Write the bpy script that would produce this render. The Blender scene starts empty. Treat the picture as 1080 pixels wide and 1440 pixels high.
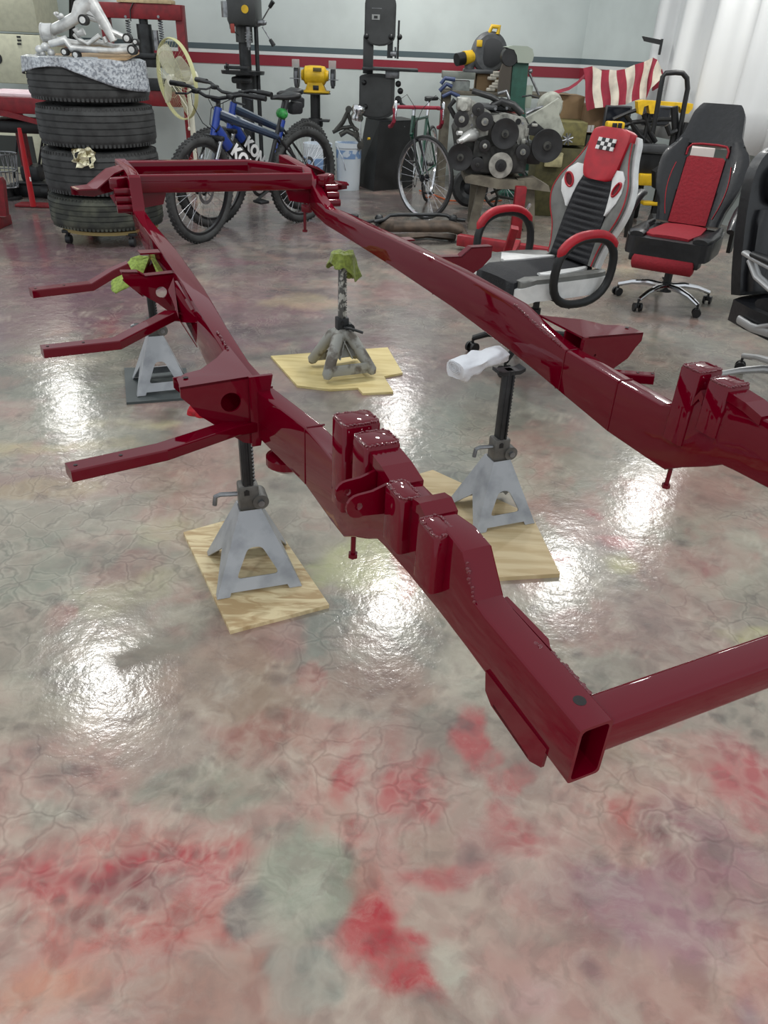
import bpy, bmesh, math, random
from math import sin, cos, pi, radians as rad
from mathutils import Vector, Matrix, noise
from mathutils.geometry import tessellate_polygon
random.seed(7)
SC = bpy.context.scene
COL = SC.collection
# ---------------------------------------------------------------- camera
CF, CHY, CROLL, CH = 1060.0, 60.0, rad(2.4), 1.32
_p = math.atan((720 - CHY) / CF)
_fw = Vector((0, cos(_p), -sin(_p))); _rt = Vector((1, 0, 0)); _up = _rt.cross(_fw)
CR = cos(CROLL) * _rt + sin(CROLL) * _up
CU = cos(CROLL) * _up - sin(CROLL) * _rt
CO = Vector((0, 0, CH))
cam = bpy.data.cameras.new('camera'); camo = bpy.data.objects.new('camera', cam); COL.objects.link(camo)
cam.sensor_fit = 'VERTICAL'; cam.sensor_height = 36.0; cam.lens = CF / 1440 * 36.0
cam.clip_start = 0.05; cam.clip_end = 100
m = Matrix((CR, CU, -_fw)).transposed().to_4x4(); m.translation = CO
camo.matrix_world = m
SC.camera = camo
def ray(px, py): return _fw + CR * ((px - 540) / CF) + CU * ((720 - py) / CF)
def G(px, py, z=0.0):            # point of the level z that the photo shows at a pixel
    r = ray(px, py); return CO + r * ((z - CH) / r.z)
def V(px, py, Y):                # point of the depth Y that the photo shows at a pixel
    r = ray(px, py); return CO + r * (Y / r.y)
def pxm(Y): return Y / CF / 0.86          # about the size in metres of one pixel at depth Y
# ---------------------------------------------------------------- world, lights, exposure
w = bpy.data.worlds.new('world'); SC.world = w; w.use_nodes = True
bg = w.node_tree.nodes['Background']; bg.inputs[0].default_value = (0.90, 0.96, 1.0, 1); bg.inputs[1].default_value = 0.62
def area(name, loc, target, size, power, color=(1, 1, 1), shape='DISK', sy=None):
    l = bpy.data.lights.new(name, 'AREA'); l.shape = shape; l.size = size; l.energy = power; l.color = color
    if sy: l.size_y = sy
    o = bpy.data.objects.new(name, l); COL.objects.link(o); o.location = loc
    o.rotation_euler = (Vector(target) - Vector(loc)).to_track_quat('-Z', 'Y').to_euler(); return o
for k, (x, y) in enumerate(((-1.93, 3.91), (0.07, 4.88), (1.58, 5.4), (0.1, 8.6), (-3.9, 8.4), (2.6, 6.6), (-1.2, -1.6), (1.4, -1.6))):
    area('ceiling_lamp', (x, y, 2.63), (x, y, 0), 0.17, 17, (1.0, 0.98, 0.94))
SC.view_settings.view_transform = 'Standard'; SC.view_settings.look = 'None'
SC.view_settings.exposure = 0.42; SC.view_settings.gamma = 1.0; SC.view_settings.use_curve_mapping = False
# ---------------------------------------------------------------- materials
def lin(c):
    return tuple(((v / 255) / 12.92 if v / 255 <= 0.04045 else ((v / 255 + 0.055) / 1.055) ** 2.4) for v in c) + (1,)
MATS = {}
def mat(name, color, rough=0.5, metal=0.0, coat=0.0, vary=0.0, bump=0.0, scale=20.0, alpha=None, color2=None, thr=(0.4, 0.65), trans=0.0, sheen=0.0):
    if name in MATS: return MATS[name]
    m = bpy.data.materials.new(name); m.use_nodes = True; nt = m.node_tree; b = nt.nodes['Principled BSDF']
    b.inputs['Base Color'].default_value = lin(color); b.inputs['Roughness'].default_value = rough; b.inputs['Metallic'].default_value = metal
    b.inputs['Coat Weight'].default_value = coat; b.inputs['Coat Roughness'].default_value = 0.04
    if trans: b.inputs['Transmission Weight'].default_value = trans
    if sheen: b.inputs['Sheen Weight'].default_value = sheen
    if alpha is not None: b.inputs['Alpha'].default_value = alpha
    tc = nt.nodes.new('ShaderNodeTexCoord')
    n = nt.nodes.new('ShaderNodeTexNoise'); n.inputs['Scale'].default_value = scale; n.inputs['Detail'].default_value = 4
    nt.links.new(tc.outputs['Object'], n.inputs['Vector'])
    c2 = color2 if color2 else tuple(max(0, v * (1 - vary)) for v in color)
    if vary or color2:
        r = nt.nodes.new('ShaderNodeValToRGB'); r.color_ramp.elements[0].position = thr[0]; r.color_ramp.elements[1].position = thr[1]
        r.color_ramp.elements[0].color = lin(color); r.color_ramp.elements[1].color = lin(c2)
        nt.links.new(n.outputs['Fac'], r.inputs['Fac']); nt.links.new(r.outputs['Color'], b.inputs['Base Color'])
    if bump:
        bu = nt.nodes.new('ShaderNodeBump'); bu.inputs['Strength'].default_value = bump; bu.inputs['Distance'].default_value = 0.01
        nt.links.new(n.outputs['Fac'], bu.inputs['Height']); nt.links.new(bu.outputs['Normal'], b.inputs['Normal'])
    MATS[name] = m; return m
RED = mat('candy_red_paint', (100, 0, 23), 0.5, 0.0, 0.75)
RED.node_tree.nodes['Principled BSDF'].inputs['Specular IOR Level'].default_value = 0.0
WELD = mat('painted_weld', (108, 2, 28), 0.3, 0.0, 1.0, bump=0.9, scale=160)
BLACK = mat('black_plastic', (20, 21, 23), 0.45, vary=0.3, scale=8)
LEATHER = mat('black_leather', (22, 23, 27), 0.38, coat=0.15, bump=0.15, scale=40, vary=0.25)
DKSTEEL = mat('dark_steel', (52, 54, 56), 0.42, 0.4, vary=0.3, scale=15)
STEEL = mat('bare_steel', (150, 152, 155), 0.35, 0.85, vary=0.25, scale=20)
CHROME = mat('chrome', (215, 215, 218), 0.1, 1.0)
GALV = mat('stand_grey_paint', (168, 171, 175), 0.42, 0.3, color2=(140, 143, 148), scale=14, thr=(0.45, 0.7), bump=0.05)
OLDGALV = mat('worn_grey_paint', (158, 158, 152), 0.6, 0.2, color2=(105, 98, 90), scale=18, thr=(0.5, 0.62), bump=0.2)
RUBBER = mat('tyre_rubber', (60, 61, 61), 0.75, vary=0.35, scale=12, bump=0.2)
DUSTY = mat('dusty_tyre_rubber', (52, 54, 50), 0.85, color2=(86, 88, 76), scale=9, thr=(0.45, 0.7), bump=0.3)
WHITEV = mat('white_vinyl', (226, 226, 224), 0.42, vary=0.06)
GREYV = mat('grey_vinyl', (112, 112, 108), 0.5, vary=0.12)
REDV = mat('red_vinyl', (178, 16, 36), 0.45, vary=0.1)
REDMESH = mat('red_mesh', (140, 18, 34), 0.8, vary=0.06, scale=60, bump=0.3)
BMESH = mat('black_mesh', (24, 25, 30), 0.75, bump=0.3, scale=120, vary=0.2)
SILVER = mat('silver_plastic', (172, 172, 172), 0.35, 0.4)
YELLOW = mat('yellow_paint', (222, 180, 30), 0.45, vary=0.1)
MACHRED = mat('machine_red', (128, 22, 32), 0.5, vary=0.15)
# ---------------------------------------------------------------- mesh builder
def T(x=0, y=0, z=0): return Matrix.Translation((x, y, z))
def RZ(a): return Matrix.Rotation(a, 4, 'Z')
def RX(a): return Matrix.Rotation(a, 4, 'X')
def RY(a): return Matrix.Rotation(a, 4, 'Y')
INV = {}
class MB:
    def __init__(s): s.v = []; s.f = []
    def add(s, vs, fs, M=None):
        k = len(s.v)
        for p in vs: p = Vector(p); s.v.append(M @ p if M else p)
        for f in fs: s.f.append(tuple(i + k for i in f))
        return s
    def box(s, c, d, M=None, b=0.0):
        x, y, z = c; a, e, h = d[0] / 2, d[1] / 2, d[2] / 2
        if b <= 0:
            vs = [(x + i * a, y + j * e, z + k * h) for i in (-1, 1) for j in (-1, 1) for k in (-1, 1)]
            fs = [(0, 1, 3, 2), (4, 6, 7, 5), (0, 4, 5, 1), (2, 3, 7, 6), (0, 2, 6, 4), (1, 5, 7, 3)]
            return s.add(vs, fs, M)
        b = min(b, a * .99, e * .99, h * .99)
        bm = bmesh.new(); bmesh.ops.create_cube(bm, size=1)
        for v in bm.verts: v.co = Vector((x + v.co.x * 2 * a, y + v.co.y * 2 * e, z + v.co.z * 2 * h))
        bmesh.ops.bevel(bm, geom=list(bm.edges), offset=b, segments=2, profile=0.5, affect='EDGES')
        bm.verts.index_update()
        s.add([v.co.copy() for v in bm.verts], [[v.index for v in f.verts] for f in bm.faces], M); bm.free(); return s
    def frame(s, p0, p1):
        d = (p1 - p0).normalized(); a = Vector((0, 0, 1)) if abs(d.z) < .9 else Vector((1, 0, 0))
        x = d.cross(a).normalized(); return x, d.cross(x).normalized()
    def cyl(s, p0, p1, r0, r1=None, n=14, caps=True, M=None):
        p0, p1 = Vector(p0), Vector(p1); r1 = r0 if r1 is None else r1; x, y = s.frame(p0, p1)
        vs = []
        for p, r in ((p0, r0), (p1, r1)):
            for i in range(n): t = 2 * pi * i / n; vs.append(p + x * (r * cos(t)) + y * (r * sin(t)))
        fs = [(i, (i + 1) % n, n + (i + 1) % n, n + i) for i in range(n)]
        if caps: fs += [tuple(range(n))[::-1], tuple(range(n, 2 * n))]
        return s.add(vs, fs, M)
    def tube(s, pts, r, n=8, closed=False, M=None, sx=1.0, up=None):
        pts = [Vector(p) for p in pts]; m = len(pts); rs = r if isinstance(r, (list, tuple)) else [r] * m
        vs = []; prev = None
        for i in range(m):
            a = pts[i - 1] if (i > 0 or closed) else pts[0]; b = pts[(i + 1) % m] if (i < m - 1 or closed) else pts[-1]
            d = (b - a).normalized()
            if up is not None: x = d.cross(Vector(up)).normalized()
            elif prev is None:
                a0 = Vector((0, 0, 1)) if abs(d.z) < .9 else Vector((1, 0, 0)); x = d.cross(a0).normalized()
            else: x = (prev - d * prev.dot(d)).normalized()
            prev = x; y = d.cross(x)
            for k in range(n): t = 2 * pi * k / n; vs.append(pts[i] + x * (rs[i] * sx * cos(t)) + y * (rs[i] * sin(t)))
        fs = []
        for i in range(m if closed else m - 1):
            j = (i + 1) % m
            for k in range(n): fs.append((i * n + k, i * n + (k + 1) % n, j * n + (k + 1) % n, j * n + k))
        if not closed: fs += [tuple(range(n))[::-1], tuple((m - 1) * n + k for k in range(n))]
        return s.add(vs, fs, M)
    def lathe(s, prof, n=24, M=None, closed=False):     # prof: (radius, height) about local z
        m = len(prof); vs = []; fs = []
        for r, h in prof:
            for k in range(n): t = 2 * pi * k / n; vs.append((max(r, 1e-4) * cos(t), max(r, 1e-4) * sin(t), h))
        for i in range(m if closed else m - 1):
            j = (i + 1) % m
            for k in range(n): fs.append((i * n + k, i * n + (k + 1) % n, j * n + (k + 1) % n, j * n + k))
        if not closed:
            fs += [tuple(range(n))[::-1], tuple((m - 1) * n + k for k in range(n))]
        return s.add(vs, fs, M)
    def sphere(s, c, r, n=12, M=None):
        c = Vector(c); r = Vector(r) if isinstance(r, (tuple, list)) else Vector((r, r, r)); vs = []; fs = []; m = n // 2
        for i in range(m + 1):
            a = pi * i / m
            for k in range(n): t = 2 * pi * k / n; q = max(sin(a), 1e-3); vs.append(c + Vector((r.x * q * cos(t), r.y * q * sin(t), -r.z * cos(a))))
        for i in range(m):
            for k in range(n): fs.append((i * n + k, i * n + (k + 1) % n, (i + 1) * n + (k + 1) % n, (i + 1) * n + k))
        return s.add(vs, fs, M)
    def plate(s, outer, depth, holes=(), M=None):        # 2D polygon in local xz, thickness along +y
        polys = [[Vector((a, 0, b)) for a, b in outer]] + [[Vector((a, 0, b)) for a, b in h] for h in holes]
        tri = tessellate_polygon([[Vector((p.x, p.z, 0)) for p in q] for q in polys])
        flat = [p for q in polys for p in q]; n = len(flat)
        vs = flat + [p + Vector((0, depth, 0)) for p in flat]
        fs = [tuple(t) for t in tri] + [tuple(i + n for i in t[::-1]) for t in tri]; k = 0
        for q in polys:
            for i in range(len(q)): j = (i + 1) % len(q); fs.append((k + i, k + j, n + k + j, n + k + i))
            k += len(q)
        return s.add(vs, fs, M)
    def prism(s, pts, ext, M=None):                      # 3D polygon swept along ext
        pts = [Vector(p) for p in pts]; e = Vector(ext); n = len(pts)
        tri = tessellate_polygon([pts]); vs = pts + [p + e for p in pts]
        fs = [tuple(t) for t in tri] + [tuple(i + n for i in t[::-1]) for t in tri] + [(i, (i + 1) % n, n + (i + 1) % n, n + i) for i in range(n)]
        return s.add(vs, fs, M)
    def loft(s, rings, caps=True, M=None, closed=False):
        n = len(rings[0]); m = len(rings); vs = [p for r in rings for p in r]; fs = []
        for i in range(m if closed else m - 1):
            j = (i + 1) % m
            for k in range(n): fs.append((i * n + k, i * n + (k + 1) % n, j * n + (k + 1) % n, j * n + k))
        if caps and not closed: fs += [tuple(range(n))[::-1], tuple((m - 1) * n + k for k in range(n))]
        return s.add(vs, fs, M)
    def build(s, name, m, parent=None, world=True, smooth=35, origin=None, bevel=0.0, sub=0, label=None):
        me = bpy.data.meshes.new(name)
        if parent is not None and world and parent.name in INV: iv = INV[parent.name]; vs = [iv @ p for p in s.v]
        elif parent is None:
            if origin is None:
                xs = [p.x for p in s.v]; ys = [p.y for p in s.v]; zs = [p.z for p in s.v]
                origin = Vector(((min(xs) + max(xs)) / 2, (min(ys) + max(ys)) / 2, min(zs)))
            origin = Vector(origin); vs = [p - origin for p in s.v]
        else: vs = s.v
        me.from_pydata([tuple(p) for p in vs], [], [tuple(f) for f in s.f]); me.validate(); 
        bm = bmesh.new(); bm.from_mesh(me); bmesh.ops.recalc_face_normals(bm, faces=bm.faces); bm.to_mesh(me); bm.free()
        if smooth:
            for p in me.polygons: p.use_smooth = True
            me.set_sharp_from_angle(angle=rad(smooth))
        me.materials.append(m)
        o = bpy.data.objects.new(name, me); COL.objects.link(o)
        if parent is not None:
            o.parent = parent
            if parent.type == 'MESH': o.matrix_parent_inverse = Matrix.Identity(4)
            if parent.name in INV: INV[o.name] = INV[parent.name]
        else:
            o.location = origin; INV[o.name] = Matrix.Translation(-origin)
        if bevel:
            md = o.modifiers.new('bevel', 'BEVEL'); md.width = bevel; md.segments = 2; md.limit_method = 'ANGLE'; md.angle_limit = rad(40)
        if sub:
            md = o.modifiers.new('sub', 'SUBSURF'); md.levels = sub; md.render_levels = sub
        if label: o['label'] = label
        return o
def thing(name, label, cat, loc=(0, 0, 0), rz=0.0, group=None, scale=1.0):
    o = bpy.data.objects.new(name, None); COL.objects.link(o); o.location = loc; o.rotation_euler = (0, 0, rz); o.scale = (scale,) * 3
    o.empty_display_size = 0.1
    INV[o.name] = (Matrix.Translation(loc) @ RZ(rz) @ Matrix.Scale(scale, 4)).inverted()
    o['label'] = label; o['category'] = cat
    if group: o['group'] = group
    return o
def tag(o, label, cat, group=None, kind=None):
    o['label'] = label; o['category'] = cat
    if group: o['group'] = group
    if kind: o['kind'] = kind
    return o
def struct(o, label, cat):
    o['kind'] = 'structure'; o['label'] = label; o['category'] = cat; return o
def copytree(o, parent=None):
    c = o.copy(); COL.objects.link(c); c.parent = parent
    if parent is not None: c.matrix_parent_inverse = o.matrix_parent_inverse.copy()
    for ch in list(o.children): copytree(ch, c)
    return c
def rrect(hw, hh, r, seg=3):       # rounded rectangle ring in 2D, counter-clockwise
    pts = []
    for sx, sy, a0 in ((1, 1, 0), (-1, 1, 90), (-1, -1, 180), (1, -1, 270)):
        for k in range(seg + 1):
            a = rad(a0 + 90 * k / seg); pts.append((sx * (hw - r) + r * cos(a), sy * (hh - r) + r * sin(a)))
    return pts
def text_mesh(txt, size, m, parent, M, name='lettering', extrude=0.0012, shear=0.0, bold=0.0):
    cu = bpy.data.curves.new(name, 'FONT'); cu.body = txt; cu.size = size; cu.extrude = extrude; cu.align_x = 'CENTER'; cu.align_y = 'CENTER'; cu.shear = shear; cu.offset = bold; cu.resolution_u = 3
    o = bpy.data.objects.new('tmp', cu); COL.objects.link(o); dg = bpy.context.evaluated_depsgraph_get()
    me = bpy.data.meshes.new_from_object(o.evaluated_get(dg)); bpy.data.objects.remove(o); bpy.data.curves.remove(cu)
    me.transform(M); me.materials.clear(); me.materials.append(m)
    q = bpy.data.objects.new(name, me); COL.objects.link(q); q.parent = parent
    if parent is not None and parent.name in INV: INV[q.name] = INV[parent.name]
    return q
# ---------------------------------------------------------------- floor
def floor_material():
    m = bpy.data.materials.new('marbled_epoxy'); m.use_nodes = True; nt = m.node_tree; N = nt.nodes; L = nt.links; b = N['Principled BSDF']
    def nd(t, **k):
        n = N.new(t)
        for a, v in k.items(): setattr(n, a, v)
        return n
    def mth(op, a, b_=None, c=None, clamp=False):
        n = nd('ShaderNodeMath', operation=op); n.use_clamp = clamp
        for i, v in enumerate((a, b_, c)):
            if v is None: continue
            if hasattr(v, 'is_linked') or hasattr(v, 'links'): L.new(v, n.inputs[i])
            else: n.inputs[i].default_value = v
        return n.outputs[0]
    def mix(f, a, b_):
        n = nd('ShaderNodeMix', data_type='RGBA')
        for s, v in ((0, f), (6, a), (7, b_)):
            if hasattr(v, 'links'): L.new(v, n.inputs[s])
            elif s == 0: n.inputs[0].default_value = v
            else: n.inputs[s].default_value = lin(v)
        return n.outputs[2]
    def ramp(v, *els):
        r = nd('ShaderNodeValToRGB'); e = r.color_ramp.elements
        while len(e) < len(els): e.new(0.5)
        for i, (p_, c) in enumerate(els): e[i].position = p_; e[i].color = (c, c, c, 1) if not isinstance(c, tuple) else lin(c)
        L.new(v, r.inputs[0]); return r.outputs[0]
    tc = nd('ShaderNodeTexCoord'); P = tc.outputs['Object']
    def noi(scale, detail=5, rough=0.55, vec=P, dist=0.0, off=0.0):
        n = nd('ShaderNodeTexNoise'); n.inputs['Scale'].default_value = scale; n.inputs['Detail'].default_value = detail; n.inputs['Roughness'].default_value = rough; n.inputs['Distortion'].default_value = dist
        if off:
            a = nd('ShaderNodeVectorMath', operation='ADD'); L.new(vec, a.inputs[0]); a.inputs[1].default_value = (off, off * .7, off * .3); vec = a.outputs[0]
        L.new(vec, n.inputs['Vector']); return n
    # warped coordinates
    w1 = noi(1.6, 3); s1 = nd('ShaderNodeVectorMath', operation='SUBTRACT'); L.new(w1.outputs['Color'], s1.inputs[0]); s1.inputs[1].default_value = (.5, .5, .5)
    sc = nd('ShaderNodeVectorMath', operation='SCALE'); L.new(s1.outputs[0], sc.inputs[0]); sc.inputs['Scale'].default_value = 0.22
    ad = nd('ShaderNodeVectorMath', operation='ADD'); L.new(P, ad.inputs[0]); L.new(sc.outputs[0], ad.inputs[1]); WP = ad.outputs[0]
    w2 = noi(9, 3); s2 = nd('ShaderNodeVectorMath', operation='SUBTRACT'); L.new(w2.outputs['Color'], s2.inputs[0]); s2.inputs[1].default_value = (.5, .5, .5)
    sc2 = nd('ShaderNodeVectorMath', operation='SCALE'); L.new(s2.outputs[0], sc2.inputs[0]); sc2.inputs['Scale'].default_value = 0.10
    ad2 = nd('ShaderNodeVectorMath', operation='ADD'); L.new(WP, ad2.inputs[0]); L.new(sc2.outputs[0], ad2.inputs[1]); WP2 = ad2.outputs[0]
    sx = nd('ShaderNodeSeparateXYZ'); L.new(WP2, sx.inputs[0]); X, Y = sx.outputs[0], sx.outputs[1]
    at = nd('ShaderNodeVertexColor'); at.layer_name = 'pour_colour'; col = at.outputs['Color']
    sy = nd('ShaderNodeSeparateXYZ'); L.new(P, sy.inputs[0]); near = ramp(mth('MULTIPLY', sy.outputs[1], 0.1), (0.12, 1.0), (0.30, 0.12))
    # mottling: pale wisps and dark cells
    n3 = noi(7.0, 8, 0.68, WP2, off=3.0).outputs['Fac']
    col = mix(mth('MULTIPLY', ramp(n3, (0.50, 0.0), (0.74, 0.45)), mth('ADD', mth('MULTIPLY', near, 0.6), 0.4)), col, (206, 198, 182))
    n4 = noi(4.6, 4, 0.55, WP2, off=11.0).outputs['Fac']
    vo = nd('ShaderNodeTexVoronoi', feature='SMOOTH_F1'); vo.inputs['Scale'].default_value = 11; vo.inputs['Smoothness'].default_value = 0.4; L.new(WP2, vo.inputs['Vector'])
    cell = mth('MULTIPLY', ramp(vo.outputs['Distance'], (0.15, 1.0), (0.42, 0.0)), ramp(n4, (0.50, 0.0), (0.66, 0.55)))
    col = mix(cell, col, (84, 80, 80))
    n6 = noi(3.4, 8, 0.7, WP2, off=17.0).outputs['Fac']
    col = mix(ramp(n6, (0.47, 0.0), (0.68, 0.42)), col, (108, 98, 92))
    n7 = noi(2.9, 7, 0.65, WP2, off=23.0).outputs['Fac']
    col = mix(ramp(n7, (0.54, 0.0), (0.68, 0.35)), col, (172, 136, 124))
    n8 = noi(13.0, 6, 0.6, WP2, off=29.0).outputs['Fac']
    col = mix(mth('MULTIPLY', near, ramp(n8, (0.40, 0.30), (0.50, 0.0))), col, (112, 96, 88))
    v2 = nd('ShaderNodeTexVoronoi', feature='SMOOTH_F1'); v2.inputs['Scale'].default_value = 22; v2.inputs['Smoothness'].default_value = 0.25; L.new(WP2, v2.inputs['Vector'])
    col = mix(mth('MULTIPLY', mth('MULTIPLY', near, ramp(v2.outputs['Distance'], (0.30, 0.0), (0.62, 0.30))), ramp(n4, (0.38, 1.0), (0.60, 0.2))), col, (206, 190, 172))
    # fine cell outlines where the pours met, then a highlight painted beside them
    ve = nd('ShaderNodeTexVoronoi', feature='DISTANCE_TO_EDGE'); ve.inputs['Scale'].default_value = 12.0; L.new(WP2, ve.inputs['Vector'])
    n5 = noi(2.4, 3, 0.5, P, off=5.0).outputs['Fac']
    line = mth('MULTIPLY', ramp(ve.outputs['Distance'], (0.008, 1.0), (0.040, 0.0)), ramp(n5, (0.42, 0.0), (0.62, 0.22)))
    col = mix(line, col, (78, 74, 66))
    hl = mth('MULTIPLY', ramp(ve.outputs['Distance'], (0.035, 0.0), (0.07, 0.10), (0.15, 0.0)), ramp(n5, (0.42, 0.0), (0.62, 1.0)))  # pale band in the colour, imitates the lit side of each outline
    col = mix(hl, col, (222, 214, 196))
    L.new(col, b.inputs['Base Color'])
    b.inputs['Roughness'].default_value = 0.17; b.inputs['IOR'].default_value = 1.5; b.inputs['Coat Weight'].default_value = 0.0
    nb = noi(26, 4, 0.6, P, off=1.0).outputs['Fac']; nb2 = noi(5, 3, 0.5, P, off=2.0).outputs['Fac']
    h = mth('ADD', mth('MULTIPLY', nb, 0.6), mth('ADD', mth('MULTIPLY', nb2, 0.9), mth('MULTIPLY', line, -0.15)))
    bu = nd('ShaderNodeBump'); bu.inputs['Strength'].default_value = 0.22; bu.inputs['Distance'].default_value = 0.010
    L.new(h, bu.inputs['Height']); L.new(bu.outputs['Normal'], b.inputs['Normal'])
    return m
import numpy as np
def np_noise(x, y, seed):
    def h(i, j):
        n = (i * 374761393 + j * 668265263 + seed * 362437) & 0xffffffff; n = ((n ^ (n >> 13)) * 1274126177) & 0xffffffff
        return ((n ^ (n >> 16)) & 0xffff) / 65535.0
    xi = np.floor(x).astype(np.int64); yi = np.floor(y).astype(np.int64); fx = x - xi; fy = y - yi
    ux = fx * fx * fx * (fx * (fx * 6 - 15) + 10); uy = fy * fy * fy * (fy * (fy * 6 - 15) + 10)
    return (h(xi, yi) * (1 - ux) + h(xi + 1, yi) * ux) * (1 - uy) + (h(xi, yi + 1) * (1 - ux) + h(xi + 1, yi + 1) * ux) * uy
def fbm(x, y, sc, seed, oc=5, g=.55):
    v = 0; a = 1; t = 0
    for k in range(oc): v = v + a * np_noise(x * sc * 2 ** k + 31.7 * k, y * sc * 2 ** k - 17.3 * k, seed + k); t += a; a *= g
    return v / t
def sstep(v, a, b): t = np.clip((v - a) / (b - a), 0, 1); return t * t * (3 - 2 * t)
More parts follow.
